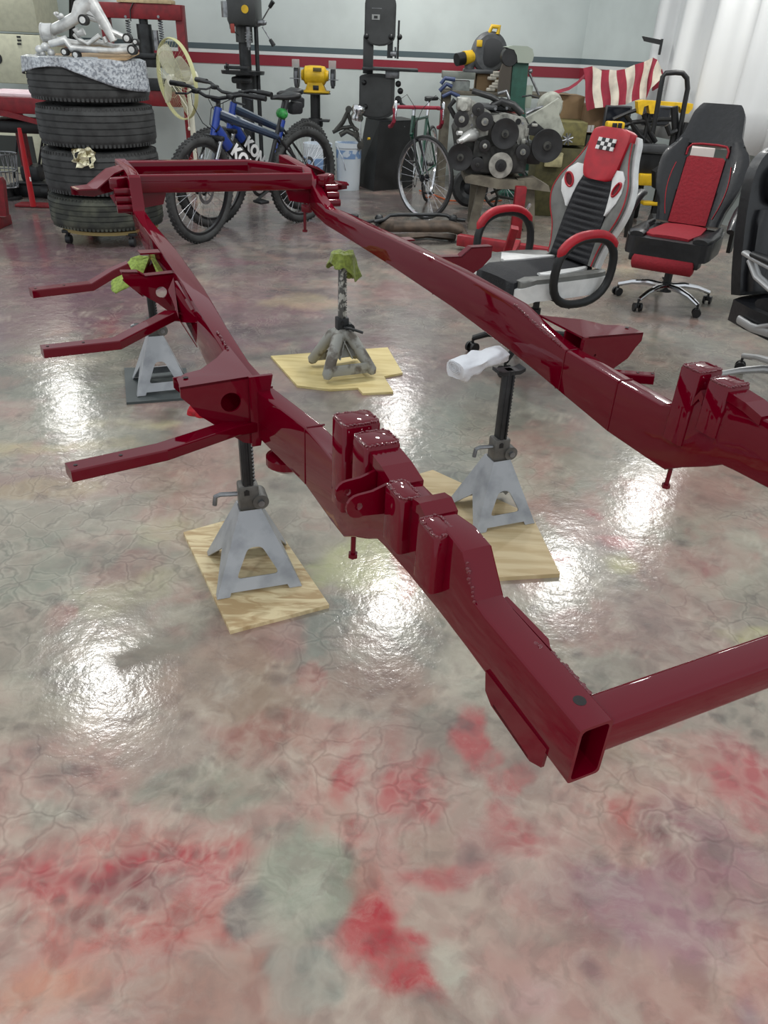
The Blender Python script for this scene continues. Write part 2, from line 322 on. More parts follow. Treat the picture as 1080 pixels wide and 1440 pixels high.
def build_floor():
    NR, NC = 330, 380
    ys = [-2.5, -1.0, 0.0] + list(np.geomspace(.32, 10.9, NR)); ss = np.linspace(-1, 1, NC)
    X, Y = [], []
    for y in ys:
        w_ = .55 + .66 * max(y, 0); X.append(np.concatenate(([-7.0], ss * w_, [7.0]))); Y.append(np.full(NC + 2, y))
    X = np.array(X); Y = np.array(Y); x0, y0 = X, Y
    wx = X + .20 * (fbm(X, Y, 2.2, 5) - .5) + .07 * (fbm(X, Y, 9, 9) - .5); wy = Y + .20 * (fbm(X, Y, 2.2, 15) - .5) + .07 * (fbm(X, Y, 9, 19) - .5)
    n1 = fbm(wx, wy, 3.2, 25, 6, .6); n2 = fbm(wx, wy, 1.7, 35, 5, .6); n3 = fbm(wx, wy, 6, 45, 5, .6)
    def L3(c): return np.array(lin(c)[:3])
    def mixc(c, m_, f): return c * (1 - f[..., None]) + L3(m_) * f[..., None]
    col = np.zeros(X.shape + (3,)) + L3((154, 147, 132))
    col = mixc(col, (124, 122, 110), .8 * sstep(.50 - n1, .02, .14)); col = mixc(col, (164, 136, 124), sstep(n1 - .5, .02, .14)); col = mixc(col, (172, 168, 150), .5 * sstep(n3, .54, .70))
    far = sstep(Y, 2.2, 3.6) * (.25 + .75 * (1 - sstep(X, -.6, 1.6))); col = mixc(col, (108, 84, 92), far * (.35 + .55 * sstep(n2, .40, .56)))
    col = mixc(col, (104, 104, 98), .6 * sstep(Y, 2.6, 4.5) * sstep(n3, .42, .6))
    def pour(px, py, hw, hh, c, st, tr=0.0):
        # each pour is a patch on the floor: centre, half sizes in metres
        g = G(px, py); return (g.x, g.y, (G(px + hw, py) - G(px - hw, py)).length / 2, (G(px, py - hh) - G(px, py + hh)).length / 2, tr, c, st)
    PK, RD, DR, GG, DG, MV, YL, PU, BR, PA = (188, 124, 112), (176, 70, 74), (168, 42, 54), (140, 144, 128), (96, 100, 96), (132, 96, 104), (186, 180, 130), (152, 112, 122), (150, 116, 104), (196, 178, 154)
    pours = [pour(*p) for p in (
        (170, 1270, 200, 120, (184, 108, 98), .9), (60, 1400, 120, 90, (196, 140, 116), .8), (330, 1400, 110, 70, (184, 128, 110), .7), (120, 1215, 140, 36, RD, .85), (270, 1200, 90, 34, RD, .85), (250, 1290, 80, 40, (178, 88, 82), .7), (20, 1195, 40, 22, DR, .7), (200, 1225, 60, 26, (110, 72, 72), .6), (60, 1270, 46, 26, (130, 92, 86), .5), (150, 1275, 40, 20, (104, 84, 80), .6),
        (425, 1205, 62, 62, (150, 154, 136), .95), (365, 1275, 32, 36, DG, .85), (440, 1285, 50, 44, (152, 156, 138), .9), (420, 1390, 40, 56, (146, 152, 140), .85), (460, 1320, 22, 18, DG, .6),
        (560, 1110, 50, 40, RD, .9), (510, 1320, 42, 60, (176, 52, 62), .9), (560, 1400, 60, 66, (176, 52, 62), .9), (480, 1075, 18, 36, RD, .8), (500, 1150, 26, 30, RD, .5), (500, 1240, 22, 34, PK, .6), (620, 1380, 40, 56, (172, 168, 152), .8), (610, 1230, 60, 18, RD, .65), (650, 1040, 22, 40, RD, .8), (700, 1090, 36, 16, RD, .6), (600, 1180, 60, 34, (166, 140, 124), .6),
        (740, 1200, 110, 60, (172, 132, 124), .7), (720, 1160, 34, 34, RD, .6), (890, 1150, 34, 34, (176, 92, 88), .65), (850, 1290, 70, 60, (150, 96, 98), .65), (980, 1180, 70, 50, (136, 92, 100), .7), (960, 1320, 120, 80, PU, .75), (1060, 1250, 60, 80, (160, 120, 124), .6), (1070, 1420, 60, 60, (118, 92, 116), .7), (760, 1420, 70, 40, (186, 150, 144), .7), (820, 1360, 60, 40, (128, 92, 96), .6),
        (960, 1040, 60, 22, (176, 98, 98), .7), (1050, 1085, 44, 28, (182, 84, 88), .75), (900, 1040, 60, 30, (170, 150, 132), .5), (1050, 880, 34, 16, YL, .85), (1030, 900, 22, 12, RD, .6), (885, 970, 34, 14, RD, .6), (960, 890, 90, 50, (156, 126, 116), .7),
        (90, 790, 110, 50, GG, .75), (180, 820, 60, 30, (178, 172, 136), .6), (95, 850, 20, 18, RD, .5), (40, 880, 60, 50, (134, 126, 112), .6), (350, 900, 90, 34, (152, 112, 104), .7), (300, 960, 110, 50, (160, 136, 118), .7), (440, 900, 44, 44, (118, 126, 116), .7), (500, 960, 80, 40, (150, 116, 102), .7), (400, 1030, 110, 24, (162, 104, 96), .6), (300, 1090, 90, 24, (136, 146, 128), .7), (90, 1130, 80, 22, (128, 134, 120), .7), (160, 1075, 60, 26, (172, 112, 104), .6), (40, 1000, 70, 40, (150, 144, 126), .6),
        (500, 795, 80, 42, (178, 178, 132), .9), (555, 800, 14, 40, RD, .7), (420, 950, 16, 14, (160, 90, 84), .5), (735, 770, 60, 9, RD, .85, -.5), (840, 720, 44, 9, RD, .8, -.7), (880, 760, 40, 9, RD, .8, -.3), (900, 790, 40, 16, YL, .85), (800, 700, 60, 40, GG, .5), (1000, 700, 100, 34, (150, 118, 110), .55), (1010, 780, 60, 24, (158, 104, 100), .6), (900, 850, 90, 30, (150, 128, 120), .6),
        (60, 625, 110, 10, (190, 172, 128), .7), (200, 595, 90, 7, (198, 184, 138), .75), (120, 590, 160, 40, (126, 128, 112), .6), (150, 680, 190, 26, (156, 120, 112), .6), (60, 690, 70, 12, (176, 160, 120), .5), (240, 740, 60, 20, (178, 176, 140), .5), (600, 620, 70, 60, (128, 136, 124), .6), (460, 640, 60, 40, (140, 142, 128), .5),
        (145, 468, 16, 22, (152, 62, 66), .75), (80, 400, 160, 70, (104, 76, 88), .75), (100, 520, 140, 40, (112, 116, 104), .6), (330, 430, 110, 50, (124, 96, 100), .6), (60, 340, 90, 26, (98, 68, 80), .7), (360, 330, 120, 20, (106, 98, 100), .6), (430, 420, 50, 14, (182, 164, 128), .45), (600, 470, 90, 40, (126, 118, 112), .5), (450, 330, 60, 16, (118, 76, 84), .5), (560, 410, 60, 20, (134, 90, 94), .5), (900, 500, 140, 40, (116, 118, 108), .55), (880, 420, 90, 20, (112, 108, 102), .5), (700, 580, 60, 50, (124, 128, 116), .5))]

    col = mixc(col, (184, 136, 126), .8 * (1 - sstep(Y, .95, 1.35)) * (.5 + .5 * sstep(n3, .4, .6)))
    n9 = fbm(wx * .55, wy * 1.6, 2.6, 55, 5, .6)
    col = mixc(col, (112, 108, 104), .65 * sstep(Y, 2.3, 4.2) * sstep(n9, .36, .56)); col = mixc(col, (74, 58, 66), .55 * sstep(Y, 3.0, 5.0) * sstep(n9, .50, .66) * (1 - .6 * sstep(X, 0, 1.5)))
    edge = 2.3 * (n1 - .5)
    for (cx, cy, rx, ry, tr, c, st) in pours:
        dx, dy = wx - cx, wy - cy; a_ = (dx * cos(tr) + dy * sin(tr)) / rx; b_ = (-dx * sin(tr) + dy * cos(tr)) / ry
        f = np.sqrt(a_ * a_ + b_ * b_) + edge; col = mixc(col, c, st * (1 - sstep(f, .55, 1.25)))
    # small soft cells: darker pools with pale rims
    rs = np.random.RandomState(4)
    for k in range(900):
        cy = .45 * (6.0 / .45) ** rs.rand(); cx = (rs.rand() * 2 - 1) * (.4 + .55 * cy); r = (.010 + .020 * rs.rand() ** 2) * (1 + .25 * cy)
        if np_noise(np.array([cx * 2.0]), np.array([cy * 2.0]), 77)[0] < .42: continue
        i0, i1 = np.searchsorted(ys, (cy - 1.6 * r, cy + 1.6 * r)); sl = slice(max(i0, 0), i1)
        if i1 <= i0: continue
        d = np.sqrt((x0[sl] + .3 * (wx[sl] - x0[sl]) - cx) ** 2 + (y0[sl] + .3 * (wy[sl] - y0[sl]) - cy) ** 2) / r
        dark = rs.rand() < .55
        col[sl] = mixc(col[sl], (104, 92, 86) if dark else (196, 184, 166), (.50 if dark else .30) * (1 - sstep(d, .15, 1.0)))
        col[sl] = mixc(col[sl], (206, 196, 178), .22 * np.exp(-((d - 1.08) / .14) ** 2))
    R_, C_ = X.shape
    vs = np.stack([X, Y, np.zeros_like(X)], -1).reshape(-1, 3)
    idx = np.arange(R_ * C_).reshape(R_, C_); q = np.stack([idx[:-1, :-1], idx[:-1, 1:], idx[1:, 1:], idx[1:, :-1]], -1).reshape(-1, 4)
    me = bpy.data.meshes.new('floor'); me.from_pydata(vs.tolist(), [], q.tolist())
    ca = me.color_attributes.new('pour_colour', 'FLOAT_COLOR', 'POINT'); ca.data.foreach_set('color', np.concatenate([col.reshape(-1, 3), np.ones((R_ * C_, 1))], 1).astype(np.float32).ravel())
    me.materials.append(floor_material()); o = bpy.data.objects.new('floor', me); COL.objects.link(o); return o
struct(build_floor(), 'glossy marbled epoxy floor in grey green, red and mauve', 'floor')
# ---------------------------------------------------------------- walls
WY = 9.8
WALL = mat('pale_grey_wall_paint', (206, 214, 211), 0.45, bump=0.05, scale=3, vary=0.04)
GREYST = mat('slate_stripe', (84, 98, 102), 0.4); REDST = mat('maroon_stripe', (140, 40, 54), 0.4); WHITEST = mat('white_stripe', (222, 224, 222), 0.4)
WX0, WXC = -7.0, 1.98          # straight back wall, then a wall that turns toward the room
wb = MB(); wb.box(((WX0 + WXC) / 2, WY + 0.1, 1.6), (WXC - WX0, 0.2, 3.2))
back = struct(wb.build('wall_back', WALL, smooth=0), 'pale grey back wall with slate and maroon stripes', 'wall')
TURN = (2.62, 8.6)             # where the turned wall meets the curtain
def stripe(name, z0, z1, m, par, a, b_):
    q = MB(); d = Vector((b_[0] - a[0], b_[1] - a[1], 0)); n = Vector((d.y, -d.x, 0)).normalized() * 0.006
    q.prism([Vector((a[0], a[1], z0)), Vector((b_[0], b_[1], z0)), Vector((b_[0], b_[1], z1)), Vector((a[0], a[1], z1))], n)
    return q.build(name, m, par, smooth=0)
for par, a, b_ in ((back, (WX0, WY), (WXC, WY)),):
    stripe('slate_stripe', 1.190, 1.245, GREYST, par, a, b_); stripe('white_stripe', 1.155, 1.188, WHITEST, par, a, b_); stripe('maroon_stripe', 1.052, 1.153, REDST, par, a, b_)
d = Vector((TURN[0] - WXC, TURN[1] - WY, 0)); nrm = Vector((-d.y, d.x, 0)).normalized()
tw = MB(); tw.prism([Vector((WXC, WY, 0)), Vector(TURN + (0,)), Vector(TURN + (3.2,)), Vector((WXC, WY, 3.2))], nrm * 0.2)
turn = struct(tw.build('wall_right', WALL, smooth=0), 'pale grey wall turning forward behind the flag', 'wall')
for nm, z0, z1, mm in (('slate_stripe', 1.190, 1.245, GREYST), ('white_stripe', 1.155, 1.188, WHITEST), ('maroon_stripe', 1.052, 1.153, REDST)):
    stripe(nm, z0, z1, mm, turn, (WXC, WY), TURN)
# curtain: hanging folded sheets along the right side
CURT = mat('white_sheet', (222, 224, 224), 0.8, vary=0.03, scale=2, bump=0.03)
def curtain(a, b_, z0, z1, folds, amp, seedv):
    q = MB(); n = 120; a = Vector(a); b_ = Vector(b_); d = (b_ - a); nn = Vector((d.y, -d.x, 0)).normalized(); rows = 8; vs = []
    for r in range(rows + 1):
        z = z0 + (z1 - z0) * r / rows
        for i in range(n + 1):
            t = i / n; ph = t * folds * 2 * pi + 1.6 * sin(t * 9 + seedv) + 0.25 * sin(r * .8 + t * 5)
            off = amp * (sin(ph) + 0.35 * sin(2.3 * ph + seedv)) * (0.7 + 0.5 * (1 - r / rows)); p = a + d * t + nn * off; vs.append(Vector((p.x, p.y, z + (0.012 * sin(ph) if r == 0 else 0))))
    fs = [(r * (n + 1) + i, r * (n + 1) + i + 1, (r + 1) * (n + 1) + i + 1, (r + 1) * (n + 1) + i) for r in range(rows) for i in range(n)]
    q.add(vs, fs); o = q.build('curtain', CURT, smooth=80); md = o.modifiers.new('solid', 'SOLIDIFY'); md.thickness = 0.004; return o
sw = MB(); sw.prism([Vector(TURN + (0,)), Vector((4.3, 3.6, 0)), Vector((4.3, 3.6, 3.2)), Vector(TURN + (3.2,))], (.2, .07, 0))
struct(sw.build('wall_side', WALL, smooth=0), 'pale grey side wall behind the curtain', 'wall')
tag(curtain((2.29, 8.15, 0), (3.75, 4.0, 0), 0.66, 3.1, 11, 0.05, 1.0), 'white sheet curtain hung in long folds behind the black and red chairs', 'curtain')
# small black shelf bracket by the curtain
h = MB(); h.prism([V(905, 51, 7.9), V(930, 56, 7.9), V(930, 63, 7.9), V(908, 58, 7.9)], (0, 0.06, 0)); h.box(tuple(V(929, 66, 7.92)), (0.015, 0.03, 0.12))
tag(h.build('wall_bracket', BLACK), 'small black bracket on the wall beside the curtain edge', 'bracket')
# ---------------------------------------------------------------- truck frame
FO = Vector((0.22722, 1.6604, 0.44)); UD = Vector((0.43885, -0.89856, -0.00127)); VD = Vector((0.89848, 0.43881, -0.01383)); WD = Vector((0.01298, 0.00493, 0.9999))
def FP(u, v, w): return FO + UD * u + VD * v + WD * w
truck = thing('truck_frame', 'long candy red truck chassis frame resting across four jack stands', 'vehicle frame', FP(-0.8, 0, -0.44))
RW = 0.05
#      u      wb     wt    left outer v   left width
ST = [(0.940, 0.102, 0.197, -.446, .05), (0.72, 0.110, 0.199, -.444, .05), (0.690, 0.112, 0.203, -.444, .05), (0.645, 0.115, 0.262, -.445, .05), (0.60, 0.118, 0.268, -.446, .05), (0.50, 0.118, 0.252, -.447, .05), (0.40, 0.113, 0.250, -.447, .05),
      (0.370, 0.110, 0.262, -.448, .05), (0.33, 0.085, 0.262, -.448, .05), (0.265, 0.050, 0.225, -.449, .05), (0.218, 0.020, 0.190, -.449, .05), (0.157, 0.020, 0.167, -.451, .045), (0.0, 0.024, 0.167, -.452, .042), (-0.225, 0.050, 0.172, -.497, .045),
      (-0.36, 0.066, 0.190, -.515, .045), (-0.50, 0.080, 0.222, -.524, .045), (-0.87, 0.108, 0.235, -.512, .055), (-1.38, 0.128, 0.233, -.490, .055), (-1.9, 0.140, 0.226, -.474, .05), (-2.10, 0.143, 0.218, -.466, .05), (-2.2, 0.155, 0.250, -.46, .05), (-2.30, 0.175, 0.30, -.455, .05), (-2.41, 0.215, 0.345, -.45, .05), (-2.52, 0.28, 0.352, -.45, .05), (-2.62, 0.315, 0.358, -.45, .05), (-2.78, 0.320, 0.362, -.45, .05)]
def rail_rings(side):
    rings = []
    st = ST if side > 0 else [q_ for q_ in ST if q_[0] > -2.05] + [(-2.13, .148, .224, -.462, .05), (-2.145, .150, .240, -.46, .05), (-2.20, .165, .345, -.455, .05), (-2.215, .172, .354, -.455, .05), (-2.32, .24, .358, -.45, .05), (-2.45, .31, .362, -.45, .05), (-2.62, .32, .366, -.45, .05)]
    for (u, wb_, wt, vo, wd_) in st:
        if side > 0: vo_, vi = 0.449, 0.399
        else: vo_, vi = vo, vo + wd_
        cv, cw = (vo_ + vi) / 2, (wb_ + wt) / 2
        rings.append([FP(u, cv + a, cw + b) for a, b in rrect(abs(vo_ - vi) / 2, (wt - wb_) / 2, 0.0055)])
    return rings
for side in (-1, 1):
    rr = rail_rings(side); q = MB(); n = len(rr[0])
    # hollow front end
    c = sum(rr[0], Vector()) / n; inner = [c + (p - c) * 1.0 for p in rr[0]]
    u0, wb_, wt, vo, wd_ = ST[0]; cv = (vo + wd_ / 2) if side < 0 else 0.424; cw = (wb_ + wt) / 2
    inn = [FP(u0, cv + a, cw + b) for a, b in rrect(0.0205, (wt - wb_) / 2 - 0.0045, 0.007)]
    deep = [p - UD * 0.22 for p in inn]
    q.loft([deep, inn] + rr, caps=True)
    rail = q.build('rail', RED, truck, smooth=20)
    # dark bolt hole near the tip
    hb = MB(); v_ = -.417 if side < 0 else .424
    hb.cyl(FP(0.90, v_, 0.1955), FP(0.90, v_, 0.1976), 0.0085, n=16); hb.build('bolt_hole', mat('hole_black', (14, 8, 10), 0.6), rail)
    # reinforcing seams
    for uu, (b0, t0), vo2 in ((0.0, (.024, .167), -.452), (-0.225, (.05, .172), -.497)):
        vs_ = vo2 - 0.0005 if side < 0 else 0.3985
        sm = MB(); sm.tube([FP(uu, vs_, b0 + .005), FP(uu, vs_, t0 - .004)], 0.0016, 6)
        vv = (vo2, vo2 + .045) if side < 0 else (.449, .399)
        sm.tube([FP(uu, vv[0] + .004 * side * -1, t0 + .0005), FP(uu, vv[1], t0 + .0005)], 0.0022, 6)
        sm.build('seam', RED, rail)
    # weld beads along edges
    rnd = random.Random(3 + side)
    def bead(p0, p1, k, r=.0035):
        wl = MB(); k = int(k * 1.5)
        for i in range(k):
            t = i / max(1, k - 1); p = p0.lerp(p1, t) + Vector((rnd.uniform(-1, 1), rnd.uniform(-1, 1), rnd.uniform(-1, 1))) * .0015
            wl.sphere(p, (r * rnd.uniform(.7, 1.3),) * 3, 6)
        wl.build('weld_bead', WELD, rail)
    vi = -.395 if side < 0 else .399
    bead(FP(.80, vi, .192), FP(.89, vi, .192), 14, .004)
    bead(FP(.72, vi, .192), FP(.80, vi - .012 * side * -1, .196), 8)
    bead(FP(.69, (-.444 if side < 0 else .399), .204), FP(.66, (-.444 if side < 0 else .399), .25), 6, .003)
    vo2 = -.512 if side < 0 else .399
    bead(FP(-.25, vo2 * 1.0 + (.0 if side > 0 else .01), .176), FP(-.50, vo2 + (0 if side > 0 else 0.0), .224), 26, .003)
    # stepped flange along the inner top edge near the front
    fl = MB(); s_ = 1 if side < 0 else -1
    pts = [(.69, 0), (.69, .008), (.79, .010), (.805, .002), (.815, .0)]
    fl.prism([FP(u, (vi) + s_ * dv, .197) for u, dv in pts], WD * -0.012); fl.build('flange', RED, rail, smooth=0)
# engine mount caps: boxes on the raised part of each rail, with a rounded weld at the edges
def capbox(u0, u1, v0, v1, w0, w1, taper=0.0, name='mount_box'):
    q = MB(); rings = []
    for i, w_ in enumerate((w0, w1 - .008, w1 - .002, w1)):
        ins = (0, 0, .003, .009)[i]; k = taper * (w_ - w0) / (w1 - w0)
        cu, cv = (u0 + u1) / 2, (v0 + v1) / 2
        rings.append([FP(cu + a, cv + b, w_) for a, b in rrect((u1 - u0) / 2 - ins - k, (v1 - v0) / 2 - ins, .007)])
    q.loft(rings); o = q.build(name, RED, truck, smooth=50)
    b_ = MB(); rnd = random.Random(int(u0 * 100)); cu, cv = (u0 + u1) / 2, (v0 + v1) / 2; ring = rrect((u1 - u0) / 2 - .003 - taper, (v1 - v0) / 2 - .003, .007, 2)
    for a in range(len(ring)):
        p, r = ring[a], ring[(a + 1) % len(ring)]; L_ = math.hypot(p[0] - r[0], p[1] - r[1]); k = max(1, int(L_ / .0042))
        for i in range(k):
            t = i / k; b_.sphere(FP(cu + p[0] + (r[0] - p[0]) * t, cv + p[1] + (r[1] - p[1]) * t, w1 - .003 + rnd.uniform(-.0015, .0015)), (.0032,) * 3, 6)
    b_.build('weld_bead', WELD, o); return o
for s_ in (-1, 1):
    for (u0, u1, e, w0, w1, tp) in ((.190, .250, .018, .10, .285, 0), (.275, .335, .012, .16, .283, 0.0), (.428, .492, .018, .160, .266, 0.0), (.545, .605, .018, .160, .266, 0.0)):
        a, b_ = sorted((s_ * (.449 + e), s_ * (.392 if u0 < .3 else .428)))
        capbox(u0, u1, a, b_, w0, w1, tp)
    # sloping web plates between the boxes
    for u0, u1, wa, wb2 in ((.250, .275, .225, .235), (.335, .43, .272, .255), (.50, .545, .270, .262)):
        q = MB(); q.prism([FP(u0, s_ * .452, wa), FP((u0 + u1) / 2, s_ * .452, wb2 + .012), FP(u1, s_ * .452, wb2), FP(u1, s_ * .395, wb2), FP((u0 + u1) / 2, s_ * .395, wb2 + .012), FP(u0, s_ * .395, wa)], WD * -.02)
        q.build('web_plate', RED, truck, smooth=0)
    # pair of eared lugs
    lug = MB()
    for uu in (.355, .405):
        out = [(0, -.045), (-.045, -.040)] + [(-.055 - .022 * sin(a), -.02 + .022 * -cos(a)) for a in [pi * k / 8 for k in range(9)]] + [(-.03, .004), (0, .014)]
        hole = [(-.055 + .007 * cos(t), -.02 + .007 * sin(t)) for t in [2 * pi * k / 12 for k in range(12)]]
        Mx = Matrix((UD, VD * (-s_) * -1 * -1 if s_ > 0 else VD, WD)).transposed()
        tri = tessellate_polygon([[Vector((a, b, 0)) for a, b in out], [Vector((a, b, 0)) for a, b in hole]]); fl_ = out + hole; n_ = len(fl_)
        sgn = 1 if s_ < 0 else -1
        vs = [FP(uu, s_ * .449 + sgn * a, .235 + b) for a, b in fl_] + [FP(uu + .006, s_ * .449 + sgn * a, .235 + b) for a, b in fl_]
        fs = [tuple(t) for t in tri] + [tuple(i + n_ for i in t[::-1]) for t in tri]
        for base, cnt in ((0, len(out)), (len(out), len(hole))):
            for i in range(cnt): j = (i + 1) % cnt; fs.append((base + i, base + j, n_ + base + j, n_ + base + i))
        lug.add(vs, fs)
    lug.build('lug', RED, truck, smooth=30)
    # stub bolt under each rail
    q = MB(); v_ = s_ * .425; q.cyl(FP(.215, v_, .03), FP(.215, v_, -.03), .0055, n=10); q.cyl(FP(.215, v_, -.026), FP(.215, v_, -.036), .0105, n=6); q.build('stub_bolt', RED, truck)
    q = MB(); q.cyl(FP(-2.37, v_ - .03 * s_, .20), FP(-2.37, v_ - .03 * s_, .065), .007, n=8); q.cyl(FP(-2.37, v_ - .03 * s_, .07), FP(-2.37, v_ - .03 * s_, .058), .014, n=6); q.box((0, 0, 0), (.05, .03, .04), Matrix.Translation(FP(-2.37, v_ - .02 * s_, .17)) @ RZ(-.45), b=.006); q.build('stub_bolt', RED, truck)
# lower front shackle bracket under each rail
for s_ in (-1, 1):
    q = MB(); pts = [(.745, .125), (.752, .092), (.770, .080), (.87, .072), (.893, .085), (.895, .122)]
    a, b_ = (-.4475, -.400) if s_ < 0 else (.400, .4475)
    q.prism([FP(u, a, w_ - .004) for u, w_ in pts], VD * .005); q.prism([FP(u, b_ - .005, w_ - .004) for u, w_ in pts], VD * .005)
    q.prism([FP(.775, a, .078), FP(.865, a, .068), FP(.865, a, .073), FP(.775, a, .083)], VD * (b_ - a)); q.build('shackle_bracket', RED, truck, smooth=30)
def beam(a, b_, w, h, name, rnd=.009, up=WD):
    a, b_ = Vector(a), Vector(b_); d = (b_ - a).normalized(); x = d.cross(up).normalized(); y = x.cross(d)
    q = MB(); q.loft([[p + x * i + y * j for i, j in rrect(w / 2, h / 2, rnd)] for p in (a, b_)]); return q.build(name, RED, truck, smooth=40)
beam(FP(.912, -.40, .160), FP(.912, .40, .160), .052, .056, 'front_crossmember')
beam(FP(-2.30, -.40, .305), FP(-2.30, .40, .305), .04, .075, 'rear_crossmember')
q = MB(); q.loft([[FP(-2.58 + (0 if k == 0 else 0), -.44, .362 - .035) + UD * i + WD * j for i, j in rrect(.03, .035, .008)] for k in (0,)] + [[FP(uu, vv, .327) + UD * i + WD * j for i, j in rrect(.03, .035, .008)] for uu, vv in ((-2.60, .17), (-2.36, .37))]); q.build('rear_tie_bar', RED, truck, smooth=40)
# gusset under the rear crossmember and small ears
for s_ in (-1, 1):
    q = MB(); q.prism([FP(-2.33, s_ * .40, .27), FP(-2.33, s_ * .28, .27), FP(-2.33, s_ * .30, .215), FP(-2.33, s_ * .40, .20)], UD * .012); q.build('gusset', RED, truck, smooth=0)
    # rear body mount ear
    q = MB(); o_ = s_ * .45
    q.prism([FP(-2.50, o_, .355), FP(-2.50, o_ + s_ * .06, .34), FP(-2.50, o_ + s_ * .15, .275), FP(-2.50, o_ + s_ * .22, .268), FP(-2.50, o_ + s_ * .22, .235), FP(-2.50, o_ + s_ * .13, .225), FP(-2.50, o_, .255)], UD * .008)
    q.prism([FP(-2.50, o_, .350), FP(-2.50, o_ + s_ * .06, .335), FP(-2.50, o_ + s_ * .15, .27), FP(-2.50, o_ + s_ * .22, .262), FP(-2.42, o_ + s_ * .20, .262), FP(-2.38, o_ + s_ * .12, .27), FP(-2.36, o_ + s_ * .04, .335), FP(-2.36, o_, .35)], WD * .006)
    q.build('body_mount', RED, truck, smooth=30)
    # spring hanger with ribs
    q = MB(); vv = s_ * .475; q.box((0, 0, 0), (.05, .10, .05), Matrix.Translation(FP(-2.30, vv, .31)) @ RZ(-.455), b=.01)
    for k in range(3): q.cyl(FP(-2.25 + .02 * k, s_ * .455, .28 - .03 * k), FP(-2.25 + .02 * k, s_ * .515, .28 - .03 * k), .018, n=12)
    q.prism([FP(-2.3, s_ * .455, .28), FP(-2.3, s_ * .53, .26), FP(-2.26, s_ * .50, .20), FP(-2.24, s_ * .455, .19)], UD * .008); q.build('spring_hanger', RED, truck, smooth=40)
